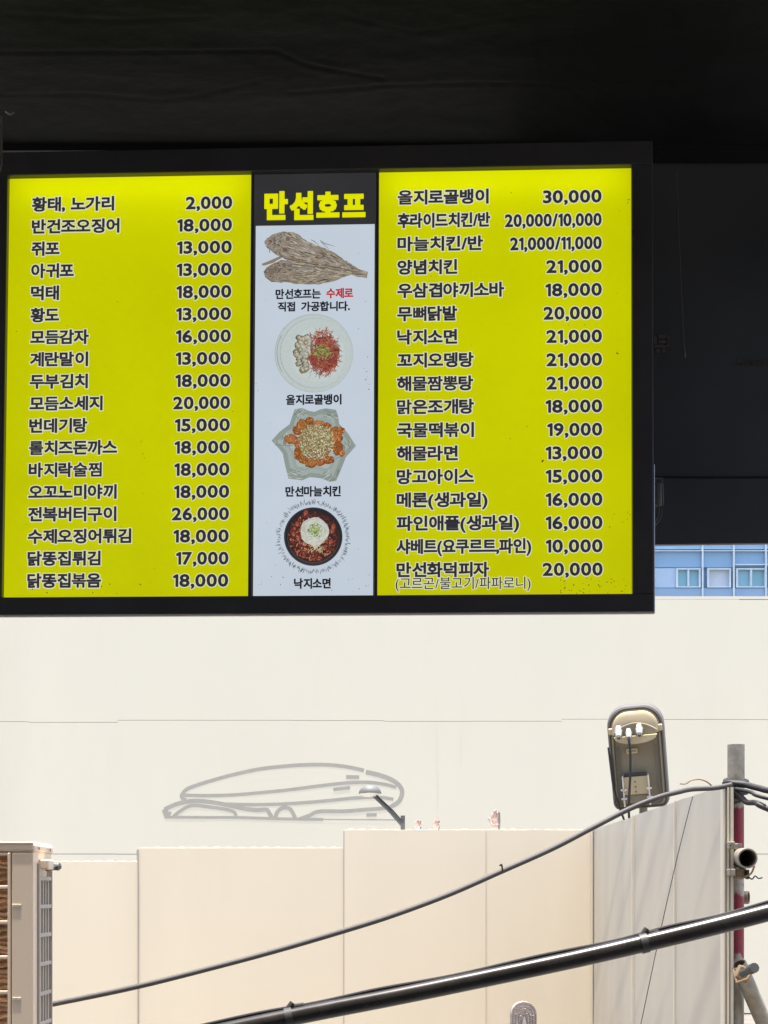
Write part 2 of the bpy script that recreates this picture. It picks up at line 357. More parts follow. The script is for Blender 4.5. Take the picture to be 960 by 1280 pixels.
for (a, b) in bays:
    mu = MB(); mu.box((X(b) - .017, YB - .04, Z(900)), (X(b) + .017, YB + .2, Z(561))); mu.build('mullion', M['b_frame'], bl, world=True)
for fl in range(3):
    tr = MB(); tr.box((X(700), YB - .03, Z(689.0 - 66 * fl)), (X(1220), YB + .1, Z(688.1 - 66 * fl))); tr.build('transom', M['b_frame'], bl, world=True)
tr = MB(); tr.box((X(917) + .03, YB - .02, Z(706.5)), (X(1000), YB + .05, Z(705.3))); tr.build('transom', M['b_frame'], bl, world=True)

# ================================================================ FENCES
YF = 12.0; fp = YF / F
ff = thing('metal_fence', 'long beige sheet-metal fence facing the camera, its panels of stepped heights', 'fence', (0, YF, 0))
def FX(px): return (px - CX) * fp
def FZ(py): return EYE + (HY - py) * fp
panels = [(-330, -90, 1076), (-90, 172, 1077), (173.2, 429.2, 1060), (430.4, 606.6, 1037.5), (607.8, 741, 1037.5)]
for k, (a, b, t) in enumerate(panels):
    dy = (.012, .006, 0, -.010, -.004)[k]
    p = MB(); xa, xb, zt = FX(a), FX(b), FZ(t)
    # sheet with a folded edge and very shallow swages
    n = 60; vs = []
    prof = lambda u: -.0012 * math.sin(u * math.pi * 2) + .003 * math.exp(-((u - .5) / .2) ** 2) + .0015 * math.sin(u * 9 + k)
    for i in range(n + 1):
        u = i / n; x = xa + (xb - xa) * u
        for z in (.03, .8, 1.3, 1.7, zt - .02, zt): vs.append((x, YF + dy + prof(u) * (1 + .4 * math.sin(z * 2 + k)), z))
    nv = len(vs); vs += [(v[0], YF + dy + .045, v[2]) for v in vs]
    f = [(i * 6 + j, (i + 1) * 6 + j, (i + 1) * 6 + j + 1, i * 6 + j + 1) for i in range(n) for j in range(5)]
    f += [tuple(reversed([q + nv for q in t_])) for t_ in f]
    f += [(i * 6 + 5, (i + 1) * 6 + 5, (i + 1) * 6 + 5 + nv, i * 6 + 5 + nv) for i in range(n)]
    f += [(j, j + 1, j + 1 + nv, j + nv) for j in range(5)] + [(n * 6 + j + 1, n * 6 + j, n * 6 + j + nv, n * 6 + j + 1 + nv) for j in range(5)]
    p.add(vs, f); o = p.build('panel', M['fence'], ff, world=True)
    c = MB(); x = xa + .03; i = 0      # crimped upper edge, its white painting in the sun's flashes
    while x < xb - .05:
        w_ = rnd.uniform(.045, .075); h_ = rnd.uniform(.006, .014)
        c.prism([(x, zt), (x + w_ * .2, zt + h_), (x + w_ * .8, zt + h_), (x + w_, zt)], YF + dy + .007, YF + dy + .04)
        x += w_ + rnd.uniform(.02, .05)
    c.box((xa + .002, YF + dy + .006, zt - .006), (xb - .002, YF + dy + .047, zt + .002))
    c.build('crimped_cap', M['cap'], o)
    for v in o.children[-1].data.vertices: v.co = ff.matrix_basis.inverted() @ v.co
for a in (-90, 172.6, 429.8, 607.2):
    p = MB(); p.box((FX(a) - .02, YF + .05, 0), (FX(a) + .02, YF + .09, FZ(1079 if a < 100 else 1062))); p.build('post', M['galv'], ff, world=True)
    e = MB(); e.box((FX(a) - .0035, YF - .011, .03), (FX(a) + .0035, YF + .03, FZ({-90: 1078, 172.6: 1062, 429.8: 1039, 607.2: 1039}[a]))); e.build('seam_strip', M['trim' if a == 607.2 else 'ac_side'], ff, world=True)

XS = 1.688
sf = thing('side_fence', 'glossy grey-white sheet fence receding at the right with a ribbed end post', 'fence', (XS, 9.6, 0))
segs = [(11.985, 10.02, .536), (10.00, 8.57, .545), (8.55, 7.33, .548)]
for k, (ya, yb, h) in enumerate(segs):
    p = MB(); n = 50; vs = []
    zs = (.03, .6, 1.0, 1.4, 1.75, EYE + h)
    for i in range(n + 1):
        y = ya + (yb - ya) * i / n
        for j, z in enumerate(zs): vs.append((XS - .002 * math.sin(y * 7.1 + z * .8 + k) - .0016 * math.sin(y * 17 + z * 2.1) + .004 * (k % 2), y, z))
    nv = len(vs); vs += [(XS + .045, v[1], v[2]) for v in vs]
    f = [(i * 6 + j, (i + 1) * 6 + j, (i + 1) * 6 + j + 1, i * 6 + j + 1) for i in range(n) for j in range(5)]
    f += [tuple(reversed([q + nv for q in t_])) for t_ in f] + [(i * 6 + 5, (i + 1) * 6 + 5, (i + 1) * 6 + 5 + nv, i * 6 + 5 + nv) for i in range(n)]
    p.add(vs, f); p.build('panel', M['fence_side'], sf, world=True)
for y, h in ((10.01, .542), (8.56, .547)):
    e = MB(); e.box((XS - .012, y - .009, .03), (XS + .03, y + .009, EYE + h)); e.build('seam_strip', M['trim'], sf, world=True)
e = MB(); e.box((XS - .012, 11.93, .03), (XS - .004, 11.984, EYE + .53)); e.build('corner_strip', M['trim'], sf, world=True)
# ribbed end post, its face towards the camera
ep = MB(); zt = EYE + (HY - 984) / F * 7.25
for a, b, d in ((904.5, 906.6, 0), (906.6, 908.8, .014), (908.8, 911.2, -.004), (911.2, 913.2, .012), (913.2, 917, .0)):
    ep.box(((a - CX) / F * 7.25, 7.25 + d, .02), ((b - CX) / F * 7.25 - .0004, 7.32, zt - abs(d) * .3))
ep.build('end_post', M['trim'], sf, world=True)
for y in (9.3, 10.8):
    p = MB(); p.box((XS + .05, y, 0), (XS + .09, y + .04, EYE + .5)); p.build('post', M['galv'], sf, world=True)

# ================================================================ SCAFFOLD POLE GROUP AT THE RIGHT
pp = P(920, 1120, 7.40); pr = 10.6 / F * 7.4
sp = thing('scaffold_pole', 'upright steel scaffold pole with red paint beside the fence end', 'pole', (pp.x, 7.40, 0))
q = MB(); zt = P(0, 931, 7.4).z
q.tube([(pp.x, 7.4, 0.0), (pp.x, 7.4, P(0, 990, 7.4).z)], pr * .93, 24); q.build('lower_pipe', M['pole'], sp, world=True, smooth=True)
q = MB(); q.pipe((pp.x, 7.4, P(0, 990, 7.4).z), (pp.x, 7.4, zt), pr, .006, 28, 0, 1); q.build('upper_pipe', [M['galv'], M['hole']], sp, world=True, smooth=True)
# tape / cable ties wound round the pole
q = MB()
for k, (z_, rr, tl) in enumerate(((976, 1.30, .10), (980, 1.42, -.06), (985, 1.30, .14), (990, 1.25, -.1), (1000, 1.12, .1), (1004, 1.15, -.12))):
    zc = P(0, z_, 7.4).z
    q.tube([(pp.x + math.cos(a) * pr * rr, 7.4 + math.sin(a) * pr * rr, zc + math.sin(a * 1.0 + k) * tl * .12) for a in [i * math.pi / 10 for i in range(21)]], .009 if k < 4 else .006, 8)
q.build('wound_cable', M['cable'], sp, world=True, smooth=True)

# hollow horizontal tube poking towards the camera
tb = thing('scaffold_tube', 'hollow scaffold tube end poking out beside the red pole', 'tube', P(926, 1073, 7.30))
q = MB(); q.pipe(P(897, 1068, 7.75), P(934.5, 1073, 7.18), 12.6 / F * 7.18, .007, 32, 0, 1); q.build('tube_wall', [M['galv'], M['hole']], tb, world=True, smooth=True)
def clampbox(nm, lab, parts_, Yc, group='clamps on the scaffold'):
    c0 = P(parts_[0][0], parts_[0][1], Yc); t_ = thing(nm, lab, 'clamp', c0, group=group)
    for (name, x0, y0, x1, y1, ya, yb, m_) in parts_[1:]:
        a, b = P(x0, y1, ya), P(x1, y0, ya); q = MB(); q.bbox((a.x, ya, a.z), (b.x, yb, b.z), .004); q.build(name, M[m_], t_, world=True)
    return t_
clampbox('scaffold_clamp', 'small grey clamp just above the hollow tube on the fence end post', [(915, 1056), ('jaw', 911, 1052, 919, 1061, 7.2, 7.26, 'galv'), ('plate', 917, 1054, 928, 1062, 7.27, 7.33, 'galv'), ('bolt', 912.5, 1055, 914.5, 1058, 7.185, 7.2, 'bolt')], 7.25)
cl2 = clampbox('scaffold_clamp', 'tan clamp gripping the pole just below the hollow tube', [(922, 1098), ('jaw', 911, 1086, 919.5, 1095, 7.2, 7.26, 'galv'), ('body', 920, 1086, 931, 1097, 7.22, 7.30, 'rust'), ('flange', 929, 1083, 933, 1098, 7.24, 7.33, 'galv'), ('plate', 917, 1095.5, 930, 1099, 7.26, 7.33, 'galv'), ('bolt', 934, 1087, 937, 1099, 7.2, 7.24, 'bolt')], 7.25)
wr = MB(); wr.tube(smoothpath([P(936, 1096, 7.2), P(940, 1099, 7.18), P(944, 1095, 7.17), P(948, 1098, 7.16), P(953, 1097, 7.15)], 5), .0035, 6)
tag(wr.build('tie_wire', M['bolt'], origin=P(936, 1096, 7.2), smooth=True), 'short kinked tie wire sticking out right of the tan clamp', 'wire')
wr = MB(); wr.tube(smoothpath([P(943, 1082, 7.16), P(940, 1090, 7.17), P(936, 1094, 7.19), P(931, 1096, 7.2)], 5), .005, 6)
tag(wr.build('tie_wire', M['rust'], origin=P(943, 1082, 7.16), smooth=True), 'curled rusty wire loop under the hollow tube mouth', 'wire')
st = MB(); st.pipe(P(912, 1122, 7.5), P(936, 1122, 7.46), 8.2 / F * 7.46, .005, 24, 0, 1)
tag(st.build('tube_stub', [M['galv'], M['hole']], origin=P(912, 1122, 7.5), smooth=True), 'short grey tube stub behind the pole above the black duct', 'tube')
# diagonal brace with its swivel clamp
br = MB(); br.pipe(P(923, 1205, 7.26), P(1010, 1405, 7.55), 10.2 / F * 7.3, .006, 24, 0, 1)
tag(br.build('scaffold_brace', [M['galv'], M['hole']], origin=P(1010, 1405, 7.55), smooth=True), 'slanting galvanised scaffold brace leaning off the red pole at lower right', 'pole')
sc = thing('swivel_clamp', 'brass-coloured swivel clamp joining the slanting brace to the pole', 'clamp', P(926, 1216, 7.22), group='clamps on the scaffold')
q = MB(); a = P(918, 1226, 7.16); b = P(935, 1208, 7.16)
q.bbox((a.x, 7.10, a.z), (b.x, 7.16, b.z), .008)
bm_c = Vector(((a.x + b.x) / 2, 0, (a.z + b.z) / 2))
q.v = [tuple(Matrix.Rotation(R(28), 3, 'Y') @ (Vector(v) - bm_c) + bm_c) for v in q.v]; q.build('body', M['rust'], sc, world=True)
q = MB(); q.tube([P(916, 1212, 7.13), P(921, 1228, 7.1), P(934, 1224, 7.09), P(940, 1214, 7.1)], .007, 8); q.build('strap', M['rust'], sc, world=True, smooth=True)
q = MB(); q.tube([P(928, 1217, 7.07), P(940, 1211, 6.99)], .019, 12); q.tube([P(938, 1212, 7.0), P(943.5, 1209.5, 6.96)], .024, 10); q.build('bolt', M['bolt'], sc, world=True, smooth=True)

# ================================================================ CABLES
def cable(pts, r, m_, name, label, cat='cable', n=10, group=None, nseg=8):
    mb = MB(); mb.tube(smoothpath(pts, nseg), r, n); return tag(mb.build(name, M[m_], origin=pts[0], smooth=True), label, cat, group)
cpts = [P(914, 981, 7.27), P(893, 985, 7.24), P(865, 986.5, 7.2), P(848, 990, 7.15), P(822, 997, 7.1), P(785, 1012, 7.08), P(742, 1034, 7.04), P(690, 1061, 7.0), P(625, 1090, 6.95), P(560, 1118.5, 6.9), P(490, 1144.5, 6.85), P(430, 1163.5, 6.82), P(350, 1187, 6.8), P(270, 1208.5, 6.75), P(170, 1233.5, 6.7), P(66, 1255, 6.7), P(-40, 1275, 6.7), P(-220, 1300, 6.7)]
cable(cpts, .0128, 'cable_grey', 'overhead_cable', 'long grey cable sagging from the scaffold pole down to behind the air conditioner')
cable([P(625, 1082, 6.93), P(627, 1081, 6.92), P(628, 1087, 6.94)], .004, 'cable', 'cable_tie', 'tiny black tie on the middle of the sagging grey cable', 'cable tie')
cable([P(914, 979, 7.3), P(932, 981, 7.27), P(948, 985, 7.2), P(975, 990, 7.1), P(1090, 1000, 6.8)], .0165, 'cable', 'overhead_cable', 'thickest black cable leaving the pole top to the right', group='cables leaving the pole to the right')
cable([P(918, 986, 7.29), P(938, 990, 7.2), P(960, 998, 7.12), P(1090, 1025, 6.9)], .010, 'cable', 'overhead_cable', 'thin black cable below the thickest one, leaving the pole to the right', group='cables leaving the pole to the right')
cable([P(917, 988, 7.3), P(928, 998, 7.25), P(934, 1003, 7.22), P(946, 1004, 7.15), P(962, 1012, 7.1), P(1090, 1060, 6.9)], .014, 'cable', 'overhead_cable', 'lowest black cable drooping from the pole to the right edge', group='cables leaving the pole to the right')
cable([P(936, 1002, 7.19), P(948, 1002, 7.13), P(957, 1006, 7.1)], .004, 'cable_grey', 'wire', 'thin grey wire end lying along the lowest cable', 'wire')
cable([P(850, 979.5, 7.3), P(857, 979.5, 7.3), P(864, 975.5, 7.3), P(874, 974, 7.3), P(884, 977.5, 7.3), P(893, 985.5, 7.3)], .0042, 'rust', 'stray_wire', 'thin brown wire curling up over the side fence top', 'wire', 6)
# the fine wire hanging over the side fence
cable([P(866, 996, 7.9), P(862, 1010, 7.88), P(846, 1074, 7.8), P(826, 1162, 7.7), P(799, 1290, 7.6)], .0024, 'cable', 'fine_wire', 'hair-thin dark wire slanting down in front of the side fence', 'wire', 6)
# thick black duct with a wire lashed along its top
dA, dB = [], []
for (x, y, Y_) in ((-700, 1500, 5.7), (-300, 1415, 5.65), (-60, 1363, 5.6), (120, 1323.5, 5.6), (300, 1284.5, 5.6), (400, 1264, 5.6), (490, 1246.5, 5.6), (600, 1224, 5.6), (720, 1198.5, 5.6), (805, 1179, 5.6), (880, 1161, 5.6), (960, 1140.5, 5.6), (1080, 1108, 5.6), (1400, 1015, 5.6)): dA.append(P(x, y, Y_))
dc = thing('black_duct', 'thick glossy black duct slanting across the lower right with a lashed wire', 'duct', dA[6])
q = MB(); pth = smoothpath(dA, 10); q.tube(pth, .0345, 28); q.build('duct_tube', M['duct'], dc, world=True, smooth=True)
q = MB(); up = Vector((0, .002, .0385)); q.tube([p_ + up + Vector((0, 0, .003 * math.sin(i * .35))) for i, p_ in enumerate(pth)], .0062, 8); q.build('lashing_wire', M['cable'], dc, world=True, smooth=True)
for c_ in (P(805, 1179, 5.6), P(362, 1271.5, 5.6)):
    q = MB(); t_ = (dB or (dA[10] - dA[9])).normalized()
    q.tube([c_ - t_ * .014, c_ + t_ * .014], .0385, 20); q.tube([c_ - t_ * .018 + up * .55, c_ + up * 1.35 + t_ * .012], .012, 8); q.tube([c_ + up + t_ * .01, c_ + up + t_ * .055 - Vector((0, 0, .004))], .009, 8)
    q.build('band_clamp', M['bolt'], dc, world=True, smooth=True)
# posts the duct and cables run to, outside the picture
for (x, y, h, l) in ((dA[0].x, dA[0].y, 1.4, 'short concrete post holding the far left end of the black duct'), (dA[-1].x + .12, dA[-1].y, 4.6, 'concrete utility pole holding the near right end of the black duct')):
    q = MB(); q.tube([(x, y, 0), (x, y, h)], [.13, .1], 20); tag(q.build('utility_pole', M['concrete'], origin=(x, y, 0), smooth=True), l, 'pole')

# ================================================================ OUTDOOR ANTENNA BOX
YA = 10.6; ap = YA / F; c0 = P(797.5, 947, YA)
an = thing('antenna_box', 'khaki and grey outdoor antenna box with rounded top and three white cable glands', 'antenna', (c0.x, YA, c0.z), (R(12), R(-4.0), R(-12)))
def U(x, y): return ((x - 797) * ap, (947 - y) * ap)       # photo px about its centre -> box x,z
def rrect(x0, y0, x1, y1, rt, rb, n=8):
    out = []
    for (cx_, cy_, r, a0) in ((x1 - rt, y0 + rt, rt, 90), (x1 - rb, y1 - rb, rb, 0), (x0 + rb, y1 - rb, rb, -90), (x0 + rt, y0 + rt, rt, 180)):
        for i in range(n + 1):
            a = R(a0 - 90 * i / n); out.append(U(cx_ + r * math.cos(a), cy_ - r * math.sin(a)))
    return out
def loft(mb, rings, mi=0, cap0=True, cap1=True):
    n = len(rings[0][1]); vs = []
    for y, ring in rings: vs += [(x, y, z) for x, z in ring]
    fs = [(i * n + k, i * n + (k + 1) % n, (i + 1) * n + (k + 1) % n, (i + 1) * n + k) for i in range(len(rings) - 1) for k in range(n)]
    if cap0: fs.append(tuple(range(n - 1, -1, -1)))
    if cap1: fs.append(tuple((len(rings) - 1) * n + k for k in range(n)))
    mb.add(vs, fs, mi)
an.scale = (.93, 1, 1)
# (x right, y away from camera): grey outer shell with rolled rim
q = MB(); loft(q, [(-.072, rrect(763.8, 885, 830.2, 1006.7, 24, 7)), (-.082, rrect(762.5, 883.5, 831.5, 1007.5, 25, 8)), (-.075, rrect(760.5, 881.5, 833.5, 1009, 26, 9)), (.05, rrect(759, 880, 835, 1010, 27, 10)), (.10, rrect(763, 884, 831, 1007, 24, 8))], cap0=False)
q.build('outer_shell', M['casegrey'], an, smooth=True)
q = MB(); loft(q, [(-.072, rrect(764, 885.2, 830, 1006.5, 24, 7)), (-.090, rrect(767, 888.5, 827, 1004, 22, 6))], cap1=False); q.build('back_plate', M['khaki2'], an, smooth=True)
for k in range(5):
    q = MB(); x = 770.5 + k * 1.0 if k < 3 else 822.5 - (k - 3) * 1.1; a, b = U(x, 996), U(x + .6, 930); q.box((a[0], -.096, a[1]), (b[0], -.089, b[1])); q.build('rib', M['casegrey'], an)
# upper khaki cover and the gland housing with its curved ledge
q = MB(); loft(q, [(-.135, rrect(769, 891, 824.5, 915, 18, 2)), (-.142, rrect(770.5, 893, 823, 914, 17, 2)), (-.088, rrect(766.5, 887.5, 827, 916, 21, 2))][::-1][:1] + [(-.125, rrect(766.5, 888.3, 827.2, 915, 21, 2)), (-.140, rrect(770, 892.5, 824, 914, 18, 2))], cap0=False)
q.build('top_cover', M['khaki'], an, smooth=True)
hs = MB(); n = 24; top = []; bot = []
arc = [(768.5 + 57 * i / n, 911 - 10.5 * math.sin(math.pi * i / n) ** .8) for i in range(n + 1)]
low = [(825.5 - 57 * i / n, 916 + 8 * math.sin(math.pi * i / n) ** .45) for i in range(n + 1)]
pl = [U(*p_) for p_ in arc + low[1:-1]]
loft(hs, [(-.088, pl), (-.165, pl), (-.172, [(x * .96, z * .985 + .0015) for x, z in pl])], cap0=False); hs.build('gland_housing', M['khaki2'], an, smooth=True)
lg = MB(); arc2 = [(769 + 56 * i / n, 916) for i in range(n + 1)]; pl2 = [U(*p_) for p_ in arc2 + [(825 - 56 * i / n, 917 + 8.5 * math.sin(math.pi * i / n) ** .45) for i in range(1, n)]]
loft(lg, [(-.1721, pl2), (-.205, pl2), (-.21, [(x * .97, z - .001) for x, z in pl2])], cap0=False); lg.build('ledge', M['khaki'], an, smooth=True)
for (x, y, r_) in ((775.5, 908, 4.7), (788.5, 910.5, 4.3), (802.5, 907, 4.9)):
    ux, uz = U(x, y); r = r_ * ap; gl = MB(); d = Vector((0, -.7, -.45)).normalized(); b_ = Vector((ux, -.15, uz + .012))
    gl.tube([b_, b_ + d * .045], r * 1.05, 6); gl.tube([b_ + d * .045, b_ + d * .075, b_ + d * .098, b_ + d * .104], [r * .95, r * .95, r * .7, r * .35], 14)
    gl.build('cable_gland', M['white_gland'], an, smooth=True)
    pc = MB(); pc.tube([b_ + d * .103, b_ + d * .113], r * .42, 10); pc.build('gland_core', M['bolt'], an, smooth=True)
ux, uz = U(788.5, 910.5); q = MB()
pts = [(ux, -.24, uz - .035), (ux + .002, -.25, uz - .07), (U(789, 935)[0], -.24, U(0, 935)[1]), (U(787, 960)[0], -.235, U(0, 960)[1]), (U(783.5, 985)[0], -.225, U(0, 985)[1]), (U(781, 1006)[0], -.2, U(0, 1006)[1]), (U(780, 1020)[0], -.15, U(0, 1020)[1])]
q.tube(smoothpath(pts, 6), .0095, 10); q.build('feed_cable', M['cable'], an, smooth=True)
q = MB(); pts = [(U(759.5, 930)[0], -.06, U(0, 930)[1]), (U(761, 955)[0], -.10, U(0, 955)[1]), (U(762.5, 980)[0], -.10, U(0, 980)[1]), (U(767, 1000)[0], -.11, U(0, 1000)[1]), (U(773, 1022)[0], -.1, U(0, 1022)[1])]
q.tube(smoothpath(pts, 6), .0085, 8); q.build('side_cable', M['cable'], an, smooth=True)
a, b = U(783, 939.5), U(797.5, 933.5); q = MB(); q.bbox((a[0], -.0945, a[1]), (b[0], -.090, b[1]), .001); lb = q.build('rating_label', M['khaki'], an)
a, b = U(784.8, 937.5), U(795.7, 935.4); q = MB(); q.box((a[0], -.0952, a[1]), (b[0], -.0947, b[1])); q.build('label_text_band', M['khaki2'], lb)
# latch ears
for x in (764.5, 829.5):
    a, b = U(x - 3, 914), U(x + 3, 906); q = MB(); q.bbox((a[0], -.12, a[1]), (b[0], -.05, b[1]), .008); q.build('latch', M['khaki'], an)
# mounting bracket
bkt = MB(); a, b = U(776, 989), U(809, 967); bkt.bbox((a[0], -.165, a[1]), (b[0], -.155, b[1]), .002); bk_ = bkt.build('bracket_plate', M['khaki'], an)
q = MB(); a, b = U(776, 1000), U(809, 989.4); q.bbox((a[0], -.150, a[1]), (b[0], -.140, b[1]), .002); q.build('lower_plate', M['khaki2'], bk_)
q = MB(); a, b = U(778, 966.8), U(807, 963.5); q.box((a[0], -.150, a[1]), (b[0], -.09, b[1])); q.build('upper_bar', M['bolt'], bk_)
for (x, y) in ((791.5, 973), (792, 979.5), (792, 985.5)):
    ux, uz = U(x, y); q = MB(); q.tube([(ux, -.164, uz), (ux, -.1665, uz)], 1.3 * ap, 10); q.build('hole', M['hole'], bk_)
for x in (776, 809.5):
    q = MB(); a, b = U(x - 1, 1003), U(x + .8, 966); q.box((a[0], -.19, a[1]), (b[0], -.09, b[1])); q.build('side_flange', M['trim'], bk_)
    for y in (982, 993):
        ux, uz = U(x, y); q = MB(); q.tube([(ux, -.2, uz), (ux, -.175, uz)], 2.3 * ap, 6); q.tube([(ux - .02, -.185, uz), (ux + .02, -.185, uz)], 1.1 * ap, 8); q.build('nut', M['zinc'], bk_, smooth=True)
# its mast behind the fence
mx_ = P(803, 1000, YA + .2)
q = MB(); q.tube([(mx_.x, YA + .16, 0), (mx_.x, YA + .16, mx_.z + .1)], .03, 16)
tag(q.build('antenna_mast', M['galv'], origin=(mx_.x, YA + .16, 0), smooth=True), 'grey steel mast behind the side fence carrying the antenna box', 'mast')

# ================================================================ SMALL LAMP ON THE FENCE TOP
lm = thing('fence_lamp', 'small grey spotlight with half-round shade on an arm at the fence top', 'lamp', P(505, 1037, 11.98))
q = MB(); a = P(501, 1037, 11.95); b = P(506.5, 1018, 11.95); q.bbox((a.x, 12.05, a.z), (b.x, 12.08, b.z), .006); q.build('bracket', M['lampgrey'], lm, world=True)
q = MB(); q.tube([P(503.5, 1032, 12.06), P(488, 1014, 12.06), P(462, 989, 12.07)], .017, 12); q.build('arm', M['lampgrey'], lm, world=True, smooth=True)
q = MB(); q.tube([P(504, 1028, 12.04), P(491, 1013, 12.04), P(464, 988, 12.05)], .006, 8); q.build('flex', M['cable'], lm, world=True, smooth=True)
q = MB(); cc = P(462.5, 992, 12.08); n = 24; rings = []
for i in range(9):
    t = i / 8 * math.pi / 2; rr = .092 * math.cos(t) + .001; rings.append((cc.z + .072 * math.sin(t), rr))
vs = [(cc.x + r_ * math.cos(2 * math.pi * k / n), cc.y + r_ * math.sin(2 * math.pi * k / n) * .9, z_) for z_, r_ in rings for k in range(n)]
q.add(vs, [(i * n + k, i * n + (k + 1) % n, (i + 1) * n + (k + 1) % n, (i + 1) * n + k) for i in range(8) for k in range(n)] + [tuple(range(n - 1, -1, -1))])
q.build('shade', M['lampgrey'], lm, world=True, smooth=True)
q = MB(); q.tube([(cc.x, cc.y, cc.z - .025), (cc.x, cc.y, cc.z + .002)], [.055, .085], 20); q.build('lens', M['cap'], lm, world=True, smooth=True)

# ================================================================ PINK HAND SHAPES ON THE FENCE TOP
def hand_shape(px, py0, hpx, wpx, label, lean, mirror=1, thumb=1.0):  # models a pink open hand, ending just behind the fence top
    base = P(px, py0, YF + .035); h = hpx * fp; w = wpx * fp
    t = thing('glove', label, 'glove', base, group='pink gloves standing on the fence top')
    me = bpy.data.meshes.new('sk'); vs = [(0, 0, -.02), (0, 0, h * .12), (0, 0, h * .38)]; ed = [(0, 1), (1, 2)]; rad = [(w * .34, w * .16), (w * .40, w * .2), (w * .42, w * .2)]
    for k, (u, l) in enumerate(((-.33, .80), (-.11, .95), (.11, 1.0), (.32, .88))):
        b_ = len(vs); vs += [(u * w * .8, 0, h * .52), (u * w * .95, -.002, h * (.52 + l) / 2), (u * w * 1.0 + lean * w * .2, -.004 * k, h * l)]
        ed += [(2, b_), (b_, b_ + 1), (b_ + 1, b_ + 2)]; rad += [(w * .15, w * .14), (w * .13, w * .12), (w * .10, w * .10)]
    b_ = len(vs); vs += [(-mirror * w * .50, 0, h * .34), (-mirror * w * .72 * thumb, -.004, h * .60)]; ed += [(1, b_), (b_, b_ + 1)]; rad += [(w * .15, w * .13), (w * .11, w * .10)]
    me.from_pydata(vs, ed, []); o = bpy.data.objects.new('sk', me); COL.objects.link(o)
    o.modifiers.new('s', 'SKIN'); o.modifiers.new('u', 'SUBSURF').levels = 2
    me.skin_vertices[0].data[0].use_root = True
    for i, r_ in enumerate(rad): me.skin_vertices[0].data[i].radius = r_
    bpy.context.view_layer.update(); m2 = bpy.data.meshes.new_from_object(o.evaluated_get(bpy.context.evaluated_depsgraph_get()))
    bpy.data.objects.remove(o); m2.materials.clear(); m2.materials.append(M['glove']); m2.name = 'hand'
    for p_ in m2.polygons: p_.use_smooth = True
    g_ = bpy.data.objects.new('hand', m2); COL.objects.link(g_); g_.parent = t
    q = MB(); q.prism([(w * .36, -.01), (w * .60, -.01), (w * .64, h * .4), (w * .62, h * .82), (w * .42, h * .92), (w * .4, h * .5)], .006, .03); q.build('grey_backing', M['glove_grey'], t)  # dark strip painted in as the shade along the right edge
hand_shape(522, 1036.5, 12.5, 7.5, 'small pink hand-shaped glove on the fence top, nearest the little lamp', .2, -1)
hand_shape(545, 1036.5, 12.5, 7.5, 'small pink hand-shaped glove on the fence top, between the other two', -.2, -1, .8)
hand_shape(618.5, 1037, 25.5, 11, 'largest pink hand-shaped glove, upright above the fence panel seam', .05, 1)

# ================================================================ CARVED STONE MARKER, cut by the lower edge
YM = 11.3; mp_ = YM / F; mc = P(655, 1270, YM)
stn = thing('carved_marker', 'grey arched stone marker carved with nested chevrons in front of the fence', 'stone marker', (mc.x, YM, 0))
def arch(w, ztop_, zb, pt=.35):
    n = 10; pts = [(w, zb), (w, ztop_ - w * 1.1)]
    for i in range(1, n): t = i / n * math.pi / 2; pts.append((w * math.cos(t), ztop_ - w * 1.1 + w * 1.1 * math.sin(t) ** .9))
    pts.append((0, ztop_)); return [(mc.x + x, z) for x, z in pts] + [(mc.x - x, z) for x, z in pts[-2::-1]]
zt = P(0, 1252.5, YM).z; wM = 16 * mp_
q = MB(); q.prism(arch(wM, zt, 0), YM, YM + .12); q.build('slab', M['stone'], stn, world=True)
for k, (s_, dz, m_) in enumerate(((.90, .012, 'stone_dark'), (.84, .019, 'stone'), (.68, .036, 'stone_dark'), (.62, .044, 'stone'), (.46, .07, 'stone_dark'), (.40, .078, 'stone'))):
    q = MB(); q.prism(arch(wM * s_, zt - dz, .12 + .01 * k), YM - .004 * (k + 1), YM - .004 * k - .0002); q.build('carved_arch', M[m_], stn, world=True)
def leafshape(w, zt_, zb):
    pts = [(w * math.sin(math.pi * min(1, t * 1.05)) ** .8 if 0 < t < .95 else 0, zt_ + (zb - zt_) * t) for t in [i / 12 for i in range(13)]]
    return [(mc.x + x, z) for x, z in pts] + [(mc.x - x, z) for x, z in pts[-2:0:-1]]
zl = P(0, 1267.5, YM).z
q = MB(); q.prism(leafshape(5 * mp_, zl, zl - .25), YM - .030, YM - .0262); q.build('carved_leaf', M['stone_dark'], stn, world=True)
q = MB(); q.prism(leafshape(3.1 * mp_, zl - .012, zl - .235), YM - .034, YM - .0303); q.build('carved_leaf', M['stone_light'], stn, world=True)
for k in range(14):
    x = rnd.uniform(-.7, .7); z_ = zt - .02 - rnd.uniform(0, .14) - abs(x) * .05
    q = MB(); q.bbox((mc.x + x * wM - .004, YM - .0295, z_ - .003), (mc.x + x * wM + .005, YM - .02, z_ + .003), .001); q.build('chip', M['stone_light'] if k % 2 else M['stone_dark'], stn, world=True)

